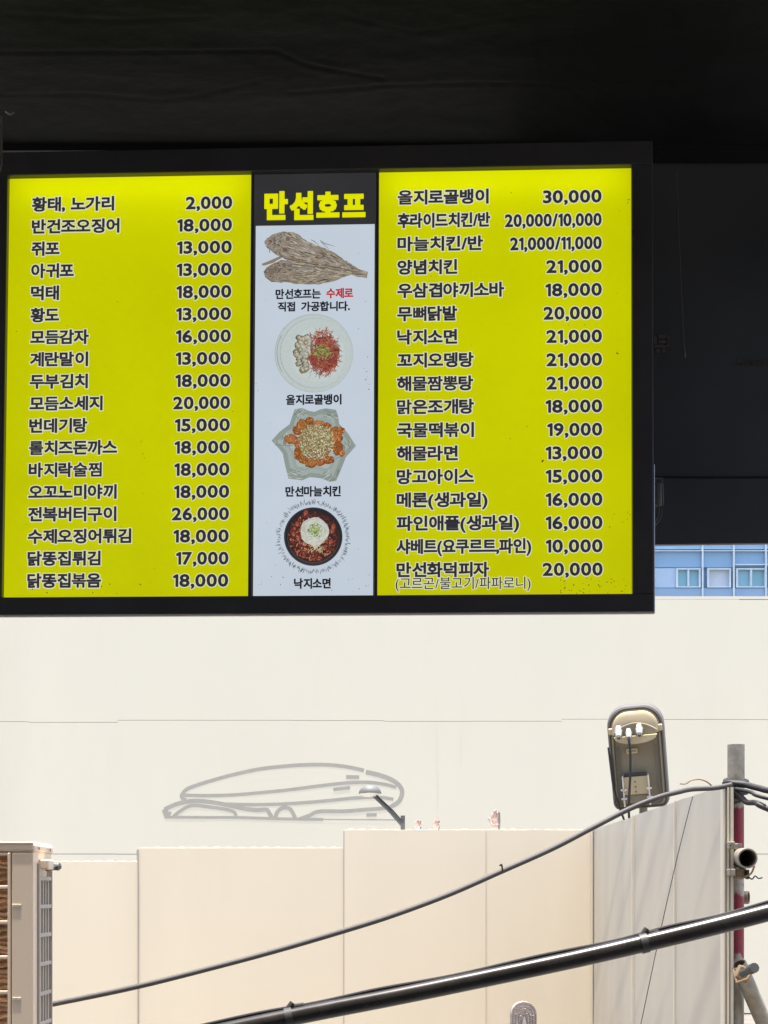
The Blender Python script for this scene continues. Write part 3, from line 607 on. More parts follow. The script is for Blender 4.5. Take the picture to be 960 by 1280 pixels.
# ================================================================ AIR CONDITIONER
YC = 6.0; ac = thing('air_conditioner', 'beige outdoor air conditioner unit with grille and side louvres at the left edge', 'air conditioner', (-1.9, YC + .16, 0))
xr = (41.5 - CX) / F * YC; xl = xr - .95; zt = P(0, 1064.5, YC).z; zb0 = .22; YE = YC + .33
def ACX(px): return (px - CX) / F * YC
def ACZ(py): return EYE + (HY - py) / F * YC
gx = ACX(9.5); gl_ = xl + .08
q = MB(); q.box((xl, YC + .012, zb0), (gl_, YE, zt)); q.box((gl_, YC + .14, zb0), (gx, YE, zt)); q.box((gx, YC + .012, zb0), (xr - .012, YE, zt)); q.build('casing', M['ac'], ac, world=True)
q = MB(); q.bbox((ACX(14.2), YC, zb0 + .02), (xr, YC + .03, zt - .004), .006); q.build('service_panel', M['ac'], ac, world=True)
q = MB(); q.bbox((xl - .008, YC - .002, zt), (xr + .006, YE + .01, zt + .034), .010); q.bbox((xl - .002, YC - .004, zt + .030), (xr + .0, YE + .004, zt + .040), .006); q.build('top_cover', M['ac'], ac, world=True)
# front grille
q = MB(); q.bbox((gx, YC - .004, zb0 + .02), (ACX(13.2), YC + .02, zt - .004), .004); q.box((gl_, YC + .0, zt - .015), (gx, YC + .02, zt - .004)); q.bbox((gl_ - .02, YC - .004, zb0 + .02), (gl_, YC + .02, zt - .004), .004); q.build('grille_frame', M['ac'], ac, world=True)
py = 1109
zz = ACZ(1109)
while zz > zb0 + .1:
    q = MB(); q.bbox((gl_, YC - .002, zz - .007), (gx, YC + .012, zz + .007), .003); q.build('grille_bar', M['ac'], ac, world=True); zz -= 43.8 / F * YC
for k in range(1, 6):
    q = MB(); x = gl_ + (gx - gl_) * (k / 6); q.box((x - .003, YC + .012, zb0 + .03), (x + .003, YC + .018, zt - .02)); q.build('grille_rod', M['ac'], ac, world=True)
q = MB(); n = 0; z = zb0 + .04; i = 0
while z < zt - .03:
    xs = [gl_ + (gx - gl_) * t / 24 for t in range(25)]; amp = .006
    q.tube([(x, YC + .075 + .006 * math.sin(i * 2.1 + x * 9), z + amp * math.sin(x * 46 + i * 1.3)) for x in xs], .0085, 6); z += .0235; i += 1
q.build('coil_tubes', M['coil'], ac, world=True, smooth=True)
q = MB(); q.box((gl_, YC + .088, zb0 + .02), (gx, YC + .138, zt - .01)); q.build('coil_core', M['coil'], ac, world=True)
for py in (1132, 1248.5):
    q = MB(); q.bbox((ACX(15), YC - .0025, ACZ(py + 1.6)), (ACX(26.5), YC + .001, ACZ(py - 1.8)), .004); q.build('hand_grip', M['trim'], ac, world=True)
q = MB(); [q.tube([(ACX(44.5), YC + .06 + d_, ACZ(1060)), (ACX(44.5) + .002, YC + .06 + d_, ACZ(1060))], .006, 8) for d_ in (0, .2)]; q.build('screw', M['bolt'], ac, world=True)
# side face: louvre frame, cross bars, upright slats
sx = xr
q = MB(); q.box((sx - .011, YC + .012, zb0), (sx - .001, YC + .085, zt)); q.box((sx - .011, YE - .025, zb0), (sx - .001, YE, zt)); q.box((sx - .011, YC + .085, zt - .075 + .02), (sx - .001, YE - .025, zt)); q.box((sx - .011, YC + .085, zb0), (sx - .001, YE - .025, zb0 + .06)); q.build('side_frame', M['ac'], ac, world=True)
q = MB(); q.bbox((sx - .001, YC + .072, zb0 + .04), (sx + .009, YC + .086, zt - .045), .002); q.bbox((sx - .001, YE - .03, zb0 + .04), (sx + .009, YE - .018, zt - .045), .002); q.build('louvre_rail', M['ac_side'], ac, world=True)
q = MB(); q.box((sx - .0145, YC + .085, zb0 + .05), (sx - .0125, YE - .025, zt - .04)); q.build('louvre_back', M['ac_dark'], ac, world=True)
for py in (1097.5, 1133.5, 1170, 1207, 1245, 1283, 1320, 1358, 1396, 1434):
    z = ACZ(py); q = MB(); q.bbox((sx - .010, YC + .086, z - .008), (sx + .007, YE - .03, z + .008), .002); q.build('cross_bar', M['ac_side'], ac, world=True)
for k in range(4):
    y = YC + .118 + k * .047; q = MB(); q.box((sx - .010, y - .007, zb0 + .06), (sx + .003, y + .007, ACZ(1097.5))); q.build('louvre_slat', M['ac_side'], ac, world=True)
q = MB(); q.bbox((sx, YC + .10, ACZ(1086)), (sx + .04, YC + .20, ACZ(1073.5)), .006); q.build('sensor_box', M['ac'], ac, world=True)
q = MB(); q.tube([(sx + .02, YC + .23, ACZ(1081)), (sx + .055, YC + .23, ACZ(1082))], .017, 14); q.tube([(sx + .01, YC + .19, ACZ(1083)), (sx + .05, YC + .25, ACZ(1081))], .016, 8); q.build('sensor_cap', M['lampgrey'], ac, world=True, smooth=True)
for (x, y) in ((xl + .12, YC + .04), (xr - .12, YC + .04), (xl + .12, YE - .04), (xr - .12, YE - .04)):
    q = MB(); q.box((x - .025, y - .025, 0), (x + .025, y + .025, zb0)); q.build('leg', M['galv'], ac, world=True)

# ================================================================ AWNING AND DARK FASCIA
YQ = 4.62; slope = .11; zA = EYE + (HY - 180) / F * YQ
def hA(Y): return zA + (YQ - Y) * slope
def awpx(x, Y, z): return CX + F * x / Y, HY - F * (z - EYE) / Y
creases = [([(-60, 66), (100, 63), (345, 65), (380, 80), (480, 98)], 2.0, .012), ([(0, 118), (110, 118), (200, 125), (240, 120), (325, 100)], 2.0, .008), ([(360, 115), (480, 106), (680, 104), (705, 108), (860, 103)], 2.2, .012),
           ([(676, -10), (671, 50), (683, 100)], 2.0, .010), ([(708, 107), (780, 166)], 2.0, .012), ([(10, 20), (150, 26), (260, 20)], 3, .008), ([(430, 20), (520, 40), (640, 22)], 3, .006), ([(120, 165), (250, 172), (420, 166)], 4, .006)]
def crease(px, py):
    v = 0
    for pts, w_, d_ in creases:
        best = 1e9
        for (ax, ay), (bx, by) in zip(pts, pts[1:]):
            if px < min(ax, bx) - 12 or px > max(ax, bx) + 12: continue
            L2 = (bx - ax) ** 2 + (by - ay) ** 2; t = max(0, min(1, ((px - ax) * (bx - ax) + (py - ay) * (by - ay)) / L2))
            best = min(best, math.hypot(px - ax - t * (bx - ax), py - ay - t * (by - ay)))
        if best < 12: v += d_ * math.exp(-(best / w_) ** 2) - d_ * .5 * math.exp(-((best - 4) / 3.5) ** 2)
    return v
from mathutils import noise as NZ
xsA = [-5.6 + .12 * i for i in range(36)] + [-1.25 + .0105 * i for i in range(208)]  # left end carried far out of view to keep side light off
xR = 3.4
xsA = [x for x in xsA if x < xR] + [1.2 + .12 * i for i in range(18)] + [xR]
ysA = [-1.2 + .2 * i for i in range(25)] + [3.78 + .0085 * i for i in range(99)] + [YQ]
vs = []
for Y in ysA:
    for x in xsA:
        z = hA(Y); px, py = awpx(x, Y, z)
        w = NZ.noise((x * 1.6, Y * 5.5, 0)) * .012 + NZ.noise((x * 5, Y * 16, 3)) * .004 + NZ.noise((x * 14, Y * 40, 5)) * .0012
        z += w * min(1, (YQ - Y) * 8 + .1) * (.55 if x < .8 else .3) + crease(px, py) * .24
        vs.append((x, Y, z))
na = len(xsA); f = [(j * na + i, (j + 1) * na + i, (j + 1) * na + i + 1, j * na + i + 1) for j in range(len(ysA) - 1) for i in range(na - 1)]
aw = thing('awning', 'wrinkled black tarpaulin awning stretched above the menu sign', 'awning', (0, YQ, zA))
q = MB(); q.add(vs, f); q.add([(a_, b_, c_ + .05) for a_, b_, c_ in vs[::na]] and [(-5.6, -1.2, hA(-1.2) + .07), (xR, -1.2, hA(-1.2) + .07), (xR, YQ, zA + .07), (-5.6, YQ, zA + .07)], [(0, 1, 2, 3)])
q.build('tarpaulin', M['tarp'], aw, world=True, smooth=False)
for p_ in aw.children[0].data.polygons: p_.use_smooth = True
q = MB(); q.box((-5.6, YQ + .001, zA - .02), (3.4, YQ + .08, zA + .12)); q.build('front_beam', M['steel_dark'], aw, world=True)
q = MB(); q.box((-5.6, YQ + .0, zA + .125), (3.4, YQ + .42, zA + .14)); q.build('flashing', M['steel_dark'], aw, world=True)  # unseen cover added to keep sky and sun off the board
for k, (x, y) in enumerate(((-5.5, YQ + .04), (3.3, YQ + .04), (-5.5, -1.0), (3.3, -1.0))):
    q = MB(); q.box((x - .04, y - .04, 0), (x + .04, y + .04, (zA - .02) if k < 2 else hA(-1) - .0)); q.build('post', M['steel_dark'], aw, world=True)
# unseen shop wall added behind the camera to keep the awning dark
shop = thing('shop_front', 'brown rendered shop front behind the viewer holding the awning', 'building', (0, -1.3, 0))
M['render'] = mat('shop_render', (.20, .16, .13), .8, var=.15, scale=2)
q = MB(); q.box((-6, -5, 0), (-.6, -1.3, 4.6)); q.box((.6, -5, 0), (5, -1.3, 4.6)); q.box((-.6, -5, 2.2), (.6, -1.3, 4.6)); q.build('wall', M['render'], shop, world=True)
q = MB(); q.box((-.58, -1.5, .01), (.58, -1.44, 2.19)); q.build('door', M['steel_dark'], shop, world=True)
q = MB(); q.box((-6.1, -5.1, 4.6), (5.1, -1.15, 4.75)); q.build('roof', M['concrete'], shop, world=True)
# black hanging panel to the right and behind the sign
YP = 4.71
bpn = thing('hanging_board', 'large dull black hanging board right of the sign with dim lettering', 'panel', (P(1000, 681, YP).x, YP, P(0, 681, YP).z))
a = P(640, 682.5, YP); b = P(1060, 178, YP)
q = MB(); q.add([(a.x, YP, a.z), (b.x, YP, a.z + .012), (b.x, YP, zA + .1), (a.x, YP, zA + .1), (a.x, YP + .02, a.z), (b.x, YP + .02, a.z + .012), (b.x, YP + .02, zA + .1), (a.x, YP + .02, zA + .1)],
    [(0, 1, 2, 3), (5, 4, 7, 6), (0, 4, 5, 1), (3, 2, 6, 7), (1, 5, 6, 2), (4, 0, 3, 7)]); q.build('board', M['black_panel'], bpn, world=True)
q = MB(); c1 = P(817, 597, YP); c2 = P(1060, 597, YP); q.box((c1.x - .3, YP - .006, c1.z - .002), (c2.x, YP - .0005, c1.z + .002)); q.build('board_joint', M['steel_dark'], bpn, world=True)
M['dimprint'] = mat('dim_print', (.095, .075, .068), .6)
M['lead'] = mat('lead_grey', (.10, .10, .10), .4)
M['dimsilver'] = mat('dim_silver', (.16, .15, .15), .4, metal=.5)

# ---------------------------------------------------------------- lettering
class Glyphs: cache = {}
def text_geo(s, shear=0):
    if (s, shear) in Glyphs.cache: return Glyphs.cache[(s, shear)]
    c = bpy.data.curves.new('t', 'FONT'); c.body = s; c.resolution_u = 3; c.shear = shear; o = bpy.data.objects.new('t', c); COL.objects.link(o)
    bpy.context.view_layer.update(); m = bpy.data.meshes.new_from_object(o.evaluated_get(bpy.context.evaluated_depsgraph_get()))
    vs = [(v.co.x, v.co.y) for v in m.vertices]; fs = [tuple(p.vertices) for p in m.polygons]; cnt = {}
    for f_ in fs:
        for i in range(len(f_)):
            e = tuple(sorted((f_[i], f_[(i + 1) % len(f_)]))); cnt[e] = cnt.get(e, 0) + 1
    ed = [e for e, n_ in cnt.items() if n_ == 1]
    bpy.data.objects.remove(o); bpy.data.curves.remove(c); bpy.data.meshes.remove(m)
    Glyphs.cache[(s, shear)] = (vs, fs, ed); return vs, fs, ed
ONE = ([(0, .565), (.0, .50), (.055, .50), (.12, .545), (.12, 0), (.20, 0), (.20, .655), (.135, .655)], [(0, 1, 2, 3, 7), (3, 4, 5, 6, 7)], [(0, 1), (1, 2), (2, 3), (3, 4), (4, 5), (5, 6), (6, 7), (7, 0)])
def num_geo(s):
    if ('n', s) in Glyphs.cache: return Glyphs.cache[('n', s)]
    vs, fs, ed = [], [], []; x = 0; lo, hi = ybox('0')
    for ch in s:
        if ch == '1': v, f_, e = ONE; v = [(a, lo + .01 + b / .655 * (hi - lo - .02)) for a, b in v]
        else: v, f_, e = text_geo(ch)
        a = min(p[0] for p in v); w = max(p[0] for p in v) - a; n = len(vs)
        vs += [(p[0] - a + x, p[1]) for p in v]; fs += [tuple(i + n for i in q_) for q_ in f_]; ed += [(i + n, j + n) for i, j in e]
        x += w + (.105 if ch != ',' else .09)
    Glyphs.cache[('n', s)] = (vs, fs, ed); return vs, fs, ed
DENSE = '롤물볶뼈짬뽕을늘듬불맑찜술'; FAC = {}
def han_geo(s):
    if ('h', s) in Glyphs.cache: return Glyphs.cache[('h', s)]
    vs, fs, ed = [], [], []; x = 0; FAC[s] = fc_ = []
    for ch in s:
        if ch == ' ': x += .34; continue
        v, f_, e = text_geo(ch); a = min(p[0] for p in v); b = max(p[0] for p in v); n = len(vs); han = ord(ch) > 0x3000
        k = 1.035 if han else 1.0; w = (b - a) * k; adv = .93 if han else w + .09; o_ = (adv - w) / 2
        fc_ += [.8 if ch in DENSE else 1.0] * len(v)
        vs += [((p[0] - a) * k + x + o_, p[1]) for p in v]; fs += [tuple(i + n for i in q_) for q_ in f_]; ed += [(i + n, j + n) for i, j in e]; x += adv
    Glyphs.cache[('h', s)] = (vs, fs, ed); return vs, fs, ed
def ybox(s): v = text_geo(s)[0]; return min(p[1] for p in v), max(p[1] for p in v)
def letter(mb, s, x0, x1, zc, h, ref, dil, y, mi=0, halo=None, halo_mi=1, shear=0):
    """text fitted to x0..x1, reference glyph h tall and centred on zc; dil / halo widen every stroke (metres)"""
    vs, fs, ed = num_geo(s) if s.strip('0123456789,/') == '' else (han_geo(s) if any(ord(c_) > 0x3000 for c_ in s) else text_geo(s, shear)); lo, hi = ybox(ref); k = (h - 2 * dil) / (hi - lo); mid = (lo + hi) / 2
    a = min(p[0] for p in vs); b = max(p[0] for p in vs); sx_ = (x1 - x0 - 2 * dil) / (b - a)
    pts = [(x0 + dil + (p[0] - a) * sx_, zc + (p[1] - mid) * k) for p in vs]
    fac = FAC.get(s) or [1.0] * len(vs)
    def fat(r0, yy, mi_, h0=0):
        mb.add([(p[0], yy, p[1]) for p in pts], [tuple(f_) for f_ in fs], mi_)
        if s.strip('0123456789,/') == '': n = 8; ring = [(math.cos(2 * math.pi * i / n), math.sin(2 * math.pi * i / n)) for i in range(n)]
        else: n = 8; ring = [(-1, -.8), (-.8, -1), (.8, -1), (1, -.8), (1, .8), (.8, 1), (-.8, 1), (-1, .8)]
        used = set()
        for i, j in ed:
            A, B = pts[i], pts[j]; dx, dz = B[0] - A[0], B[1] - A[1]; l = math.hypot(dx, dz)
            if l < 1e-7: continue
            r = (r0 - h0) * fac[i] + h0
            nx, nz_ = -dz / l * r, dx / l * r
            mb.add([(A[0] + nx, yy, A[1] + nz_), (A[0] - nx, yy, A[1] - nz_), (B[0] - nx, yy, B[1] - nz_), (B[0] + nx, yy, B[1] + nz_)], [(0, 1, 2, 3)], mi_)
            for q_ in (i, j):
                if q_ not in used:
                    used.add(q_); mb.add([(pts[q_][0] + u * r, yy, pts[q_][1] + w_ * r) for u, w_ in ring], [tuple(range(n))], mi_)
    if halo: fat(dil + halo, y + .0004, halo_mi, halo)
    if dil > 0: fat(dil, y, mi)
    else: mb.add([(p[0], y, p[1]) for p in pts], [tuple(f_) for f_ in fs], mi)

# dim markings of the black panel
q = MB(); e0 = P(921, 453, YP); e1 = P(958, 453, YP); letter(q, 'Everwelt', e0.x, e1.x, e0.z, .024, 'E', .0004, YP - .003, shear=.25); q.build('lettering', M['dimprint'], bpn, world=True)
q = MB()
for (x, y, w_, h_) in ((817, 421, 4, 9), (823, 419, 9, 4), (823, 426, 12, 3), (818, 432, 15, 2.5), (820, 437, 5, 4), (828, 436, 3, 5), (833, 421, 3, 12)):
    a = P(x, y + h_, YP); b = P(x + w_, y, YP); q.box((a.x, YP - .003, a.z), (b.x, YP - .0005, b.z))
q.build('emblem', M['dimprint'], bpn, world=True)
hk = MB(); hk.tube([P(845.5, 215, YP - .05), P(849, 300, YP - .05), P(852, 370, YP - .05), P(855.6, 440, YP - .05)], .0016, 6); hk.tube([P(855.6, 440, YP - .05), P(856, 447, YP - .05)], .004, 8)
tag(hk.build('hanging_wire', M['dimsilver'], origin=P(845.5, 215, YP - .05), smooth=True), 'thin straight wire hanging in front of the black board', 'wire')
# hook and looped lead beside the sign
hk = MB(); hk.tube([P(818, 598, YP - .08), P(829, 598, YP - .08)], .003, 6); hk.tube([P(826, 598, YP - .08), P(828.5, 605, YP - .08), P(829, 632, YP - .08)], .0022, 6); hk.bbox(tuple(P(818.5, 632, YP - .09)), tuple(P(826, 606, YP - .06)), .006)
for r_ in (0, 3): hk.tube(smoothpath([P(826 - r_, 632, YP - .08), P(827 - r_, 642, YP - .08), P(823 - r_ * .6, 652 - r_, YP - .08), P(814, 659.5 - r_, YP - .1)], 6), .0022, 6)
tag(hk.build('power_lead', M['lead'], origin=P(826, 598, YP - .08), smooth=True), 'looped black power lead with a plug at the sign edge', 'cable')

# ================================================================ THE MENU SIGN
SL = Vector((-.1945, 4.2555, EYE + 1.4714)); SA, SB, SC = -.03807, .00257, -.04033
SM = Matrix.Rotation(SC, 3, 'Z') @ Matrix.Rotation(SA, 3, 'X') @ Matrix.Rotation(SB, 3, 'Y'); SI = SM.transposed()
sg = bpy.data.objects.new('menu_sign', None); COL.objects.link(sg); sg.rotation_euler = SM.to_euler(); sg.location = SL
sg['label'] = 'wide backlit menu board with yellow side panels of prices and food pictures between'; sg['category'] = 'sign'
def Lc(px, py):
    """point of the sign's face (its own x,z) seen at a photo pixel"""
    d = SI @ Vector(((px - CX) / F, 1, (HY - py) / F)); o_ = SI @ (Vector((0, 0, EYE)) - SL); t = -o_.y / d.y; q_ = o_ + d * t; return q_.x, q_.z
s1 = Lc(481, 480)[0] - Lc(480, 480)[0]          # metres per px on the face
HW, HH = .9, .6175
fl_, fr_, ft_, fb_ = -HW - .055, HW + .0595, HH + .068, -HH - .050
xa1 = Lc(312.6, 480)[0]; xb0, xb1 = Lc(315.6, 480)[0], Lc(469.6, 480)[0]; xc0 = Lc(472.4, 480)[0]
M['boxwhite'] = mat('box_inside', (.12, .12, .11), .6)
q = MB(); q.box((-HW, .10, -HH), (HW, .115, HH)); q.build('reflector', M['boxwhite'], sg)
M['tube'] = bpy.data.materials.new('lit_tube'); M['tube'].use_nodes = True; b_ = M['tube'].node_tree.nodes['Principled BSDF']; b_.inputs['Emission Color'].default_value = (1, .98, .92, 1); b_.inputs['Emission Strength'].default_value = TUBE
def slab(x0, x1, z0, z1, m_, name, y=0): q_ = MB(); q_.add([(x0, y, z0), (x1, y, z0), (x1, y, z1), (x0, y, z1)], [(0, 1, 2, 3)]); return q_.build(name, M[m_], sg)
pL = slab(-HW, xa1, -HH, HH, 'yellow', 'yellow_panel'); pR = slab(xc0, HW, -HH, HH, 'yellow', 'yellow_panel'); pC = slab(xb0, xb1, -HH, HH, 'header', 'centre_panel')
wz = Lc(393, 281.5)[1]; w0, w1 = Lc(318.2, 500)[0], Lc(467.4, 500)[0]
q = MB(); q.box((w0, -.001, -HH + .001), (w1, -.0002, wz)); q.build('white_print_area', M['white'], pC)
for x0, x1 in ((xa1, xb0), (xb1, xc0)):
    q = MB(); q.bbox((x0 - .001, -.004, -HH), (x1 + .001, .004, HH), .001); q.build('divider', M['black_gloss'], sg)
# bezel (mitred as four bars) and thin metal lip
for nm, a, b in (('top', (fl_, -.022, HH), (fr_, .02, ft_)), ('bottom', (fl_, -.022, fb_), (fr_, .02, -HH)), ('l', (fl_, -.0215, -HH), (-HW, .02, HH)), ('r', (HW, -.0215, -HH), (fr_, .02, HH))):
    q = MB(); q.bbox(a, b, .0025); q.build('bezel', M['black_gloss'], sg)
q = MB(); q.box((fl_ + .003, .021, fb_ + .045), (-HW - .001, .14, ft_ - .003)); q.box((HW + .001, .021, fb_ + .045), (fr_ - .003, .14, ft_ - .003)); q.box((-HW - .001, .021, fb_ + .045), (HW + .001, .14, -HH - .001)); q.box((-HW - .001, .021, HH + .001), (HW + .001, .14, ft_ - .003)); q.box((fl_ + .004, .1401, fb_ + .046), (fr_ - .004, .15, ft_ - .004)); q.build('back_case', M['steel_dark'], sg)
for x0, x1 in ((-HW + .02, xa1 - .02), (xc0 + .02, HW - .02)):
    q = MB(); q.tube([(x0, .055, HH - .028), (x1, .055, HH - .028)], .010, 12); q.build('lamp_tube', M['tube'], sg, smooth=True)
q = MB(); q.bbox((fl_, -.020, fb_ - .0060), (fr_ + .003, -.010, fb_ - .0005), .0015); q.build('metal_lip', M['lip'], sg)
q = MB(); q.bbox((fr_ + .0003, -.020, fb_), (fr_ + .0035, .004, fb_ + .42), .001); q.build('metal_lip', M['alu'], sg)
for x in (-.7, .7):
    q = MB(); q.bbox((x - .02, .08, ft_ + .002), (x + .02, .11, ft_ + .05), .003); q.build('hanging_bracket', M['steel_dark'], sg)
# small hook and strap at the upper left edge
hk = MB(); hk.tube(smoothpath([P(7, 139, 4.2), P(13, 142.5, 4.2), P(17, 140, 4.2)], 4), .003, 6); hk.tube([P(1.5, 145, 4.2), P(2, 205, 4.2), P(-1, 215, 4.2)], .003, 6)
tag(hk.build('hanging_hook', M['dimsilver'], origin=P(7, 139, 4.2), smooth=True), 'small metal hook and rod at the upper left corner of the sign', 'hook')

HR, DR = '황', '0'
left = [('황태, 노가리', 105, '2,000', 59), ('반건조오징어', 112, '18,000', 69.5), ('쥐포', 36, '13,000', 69.5), ('아귀포', 54.5, '13,000', 69.5), ('먹태', 36, '18,000', 69.5), ('황도', 36.5, '13,000', 69.5), ('모듬감자', 74.5, '16,000', 69.5), ('계란말이', 74, '13,000', 69.5), ('두부김치', 74, '18,000', 69.5),
        ('모듬소세지', 93, '20,000', 72), ('번데기탕', 74, '15,000', 69.5), ('롤치즈돈까스', 112, '18,000', 69.5), ('바지락술찜', 93, '18,000', 69.5), ('오꼬노미야끼', 112, '18,000', 69.5), ('전복버터구이', 112, '26,000', 72), ('수제오징어튀김', 131, '18,000', 69.5), ('닭똥집튀김', 92.5, '17,000', 66), ('닭똥집볶음', 93.5, '18,000', 69.5)]
right = [('을지로골뱅이', 114, '30,000', 73), ('후라이드치킨/반', 116, '20,000/10,000', 120.5), ('마늘치킨/반', 107, '21,000/11,000', 114), ('양념치킨', 75, '21,000', 69), ('우삼겹야끼소바', 133.5, '18,000', 70), ('무뼈닭발', 75, '20,000', 72.5), ('낙지소면', 75, '21,000', 69), ('꼬지오뎅탕', 95.5, '21,000', 69), ('해물짬뽕탕', 95, '21,000', 69),
         ('맑은조개탕', 96, '18,000', 70), ('국물떡볶이', 96, '19,000', 68), ('해물라면', 76, '13,000', 70), ('망고아이스', 96, '15,000', 70), ('메론(생과일)', 113, '16,000', 70), ('파인애플(생과일)', 152, '16,000', 70), ('샤베트(요쿠르트,파인)', 167, '10,000', 70), ('만선화덕피자', 115, '20,000', 74)]
def rows(items, parent, nx, ny, px_, py_, hn, hd):
    n = len(items) - 1
    for i, (nm, w_, pr_, pw) in enumerate(items):
        t = i / n; a = nx[0] + (nx[1] - nx[0]) * t; y = ny[0] + (ny[1] - ny[0]) * t
        x0, zc = Lc(a, y); q_ = MB(); letter(q_, nm, x0, x0 + w_ * s1, zc, hn * s1, HR, .76 * s1, -.0016, 0, 1.05 * s1); q_.build('dish_name', [M['ink'], M['halo']], parent)
        b = px_[0] + (px_[1] - px_[0]) * t; y = py_[0] + (py_[1] - py_[0]) * t
        x1, zc = Lc(b, y); q_ = MB(); letter(q_, pr_, x1 - pw * s1, x1, zc, hd * s1, DR, .80 * s1, -.0016, 0, 1.05 * s1); q_.build('price', [M['ink'], M['halo']], parent)
rows(left, pL, (40.2, 34.2), (256, 726), (290.5, 285.5), (253.3, 725.5), 19.0, 16.6)
rows(right, pR, (497, 495.5), (247.2, 712.5), (752, 753.3), (245.3, 711.5), 19.3, 16.8)
a = Lc(494.5, 729.5); q = MB(); letter(q, '(고르곤/불고기/파파로니)', a[0], a[0] + 167 * s1, a[1], 15.5 * s1, HR, .12 * s1, -.0022, 0, .9 * s1); q.build('dish_note', [M['ink'], M['halo']], pR)
def cap(s, x0, x1, y, h, m_, dil, name='caption', yy=-.0026):
    a_ = Lc(x0, y); b_ = Lc(x1, y); q_ = MB(); letter(q_, s, a_[0], b_[0], (a_[1] + b_[1]) / 2, h * s1, HR, dil * s1, yy); q_.build(name, M[m_], pC)
for ch_, a_, b_ in (('만', 330.5, 360), ('선', 362.5, 392), ('호', 395.5, 424.5), ('프', 428, 457)): cap(ch_, a_, b_, 257.8, 38, 'inkyellow', 2.0, 'shop_name_letter')
cap('만선호프는', 344.5, 401, 367.8, 13.2, 'inkblack', .48); cap('수제로', 408, 441.5, 366.8, 13.2, 'inkred', .48); cap('직접', 347.5, 369, 383.8, 12.6, 'inkblack', .48); cap('가공합니다.', 376.5, 437.5, 383.2, 12.6, 'inkblack', .48)
cap('을지로골뱅이', 357.5, 427, 499.8, 13.5, 'inkblack', .52); cap('만선마늘치킨', 356.8, 426, 614.5, 13.5, 'inkblack', .52); cap('낙지소면', 367.5, 413.5, 729.5, 13.5, 'inkblack', .55)

# ---------------------------------------------------------------- printed food pictures (flat print made of many small ink shapes)
class Pic:
    def __init__(s): s.mb = MB(); s.mb.c = []
    def poly(s, pts, c, lv=0, k=1.0):
        y = -.0014 - lv * .00012; vs = [(lambda q_: (q_[0], y, q_[1]))(Lc(*p_)) for p_ in pts]
        s.mb.add(vs, [tuple(range(len(vs)))]); s.mb.c.append(tuple(v * k for v in lin(c)))
    def circ(s, cx_, cy_, r, c, lv=0, n=48, ry=None, wob=0):
        ph = rnd.uniform(0, 6); s.poly([(cx_ + r * math.cos(2 * math.pi * i / n) * (1 + wob * math.sin(3 * 2 * math.pi * i / n + ph)), cy_ + (ry or r) * math.sin(2 * math.pi * i / n) * (1 + wob * math.sin(5 * 2 * math.pi * i / n + ph))) for i in range(n)], c, lv)
    def line(s, pts, w_, c, lv=0):
        n = len(pts); L_, R_ = [], []
        for i in range(n):
            a_ = pts[max(i - 1, 0)]; b_ = pts[min(i + 1, n - 1)]; dx, dy = b_[0] - a_[0], b_[1] - a_[1]; l = math.hypot(dx, dy) or 1
            ww = w_ * (.5 if 0 < i < n - 1 or n == 2 else .2); nx_, ny_ = -dy / l * ww, dx / l * ww
            L_.append((pts[i][0] + nx_, pts[i][1] + ny_)); R_.append((pts[i][0] - nx_, pts[i][1] - ny_))
        for i in range(n - 1): s.poly([L_[i], R_[i], R_[i + 1], L_[i + 1]], c, lv)
    def squig(s, x, y, ln, w_, a, c, lv, curl=.8):
        pts = [(x, y)]; 
        for i in range(4): a += rnd.uniform(-curl, curl); pts.append((pts[-1][0] + math.cos(a) * ln / 4, pts[-1][1] + math.sin(a) * ln / 4))
        s.line(pts, w_, c, lv)
    def done(s, name): s.mb.m = [0] * len(s.mb.f); return s.mb.build(name, M['print'], pC)
def jit(c, d=18): k = rnd.uniform(-d, d); return tuple(max(0, min(255, v + k + rnd.uniform(-d * .3, d * .3))) for v in c)
def inside(poly, x, y):
    r_ = False; j = len(poly) - 1
    for i in range(len(poly)):
        if (poly[i][1] > y) != (poly[j][1] > y) and x < (poly[j][0] - poly[i][0]) * (y - poly[i][1]) / (poly[j][1] - poly[i][1]) + poly[i][0]: r_ = not r_
        j = i
    return r_
# dried split fish
pc = Pic(); fc = lambda l: [(310 + x / 5.82, 280 + y / 5.82) for x, y in l]
upper = fc([(120, 132), (140, 106), (170, 84), (205, 68), (260, 57), (330, 64), (380, 84), (402, 108), (440, 132), (500, 156), (545, 172), (600, 196), (650, 224), (700, 262), (760, 300), (820, 334), (871, 349), (869, 394), (800, 388), (760, 372), (700, 340), (600, 318), (500, 310), (400, 300), (300, 280), (240, 240), (200, 222), (165, 190), (140, 165)])
lower = fc([(240, 262), (300, 272), (400, 296), (500, 306), (620, 318), (720, 342), (770, 368), (700, 388), (620, 420), (520, 440), (400, 441), (330, 435), (270, 420), (240, 428), (170, 422), (128, 388), (114, 350), (138, 316), (180, 292)])
def rough(poly_, amp=.45):
    out = []
    for (ax, ay), (bx, by) in zip(poly_, poly_[1:] + poly_[:1]):
        for t_ in (0, .33, .66): out.append((ax + (bx - ax) * t_ + rnd.uniform(-amp, amp), ay + (by - ay) * t_ + rnd.uniform(-amp, amp)))
    return out
pc.poly(rough(upper), (146, 137, 125), 1); pc.poly(rough(lower), (138, 128, 114), 2); pc.poly(fc([(104, 303), (100, 292), (150, 272), (236, 234), (250, 246), (180, 286), (120, 304)]), (138, 122, 104), 3)
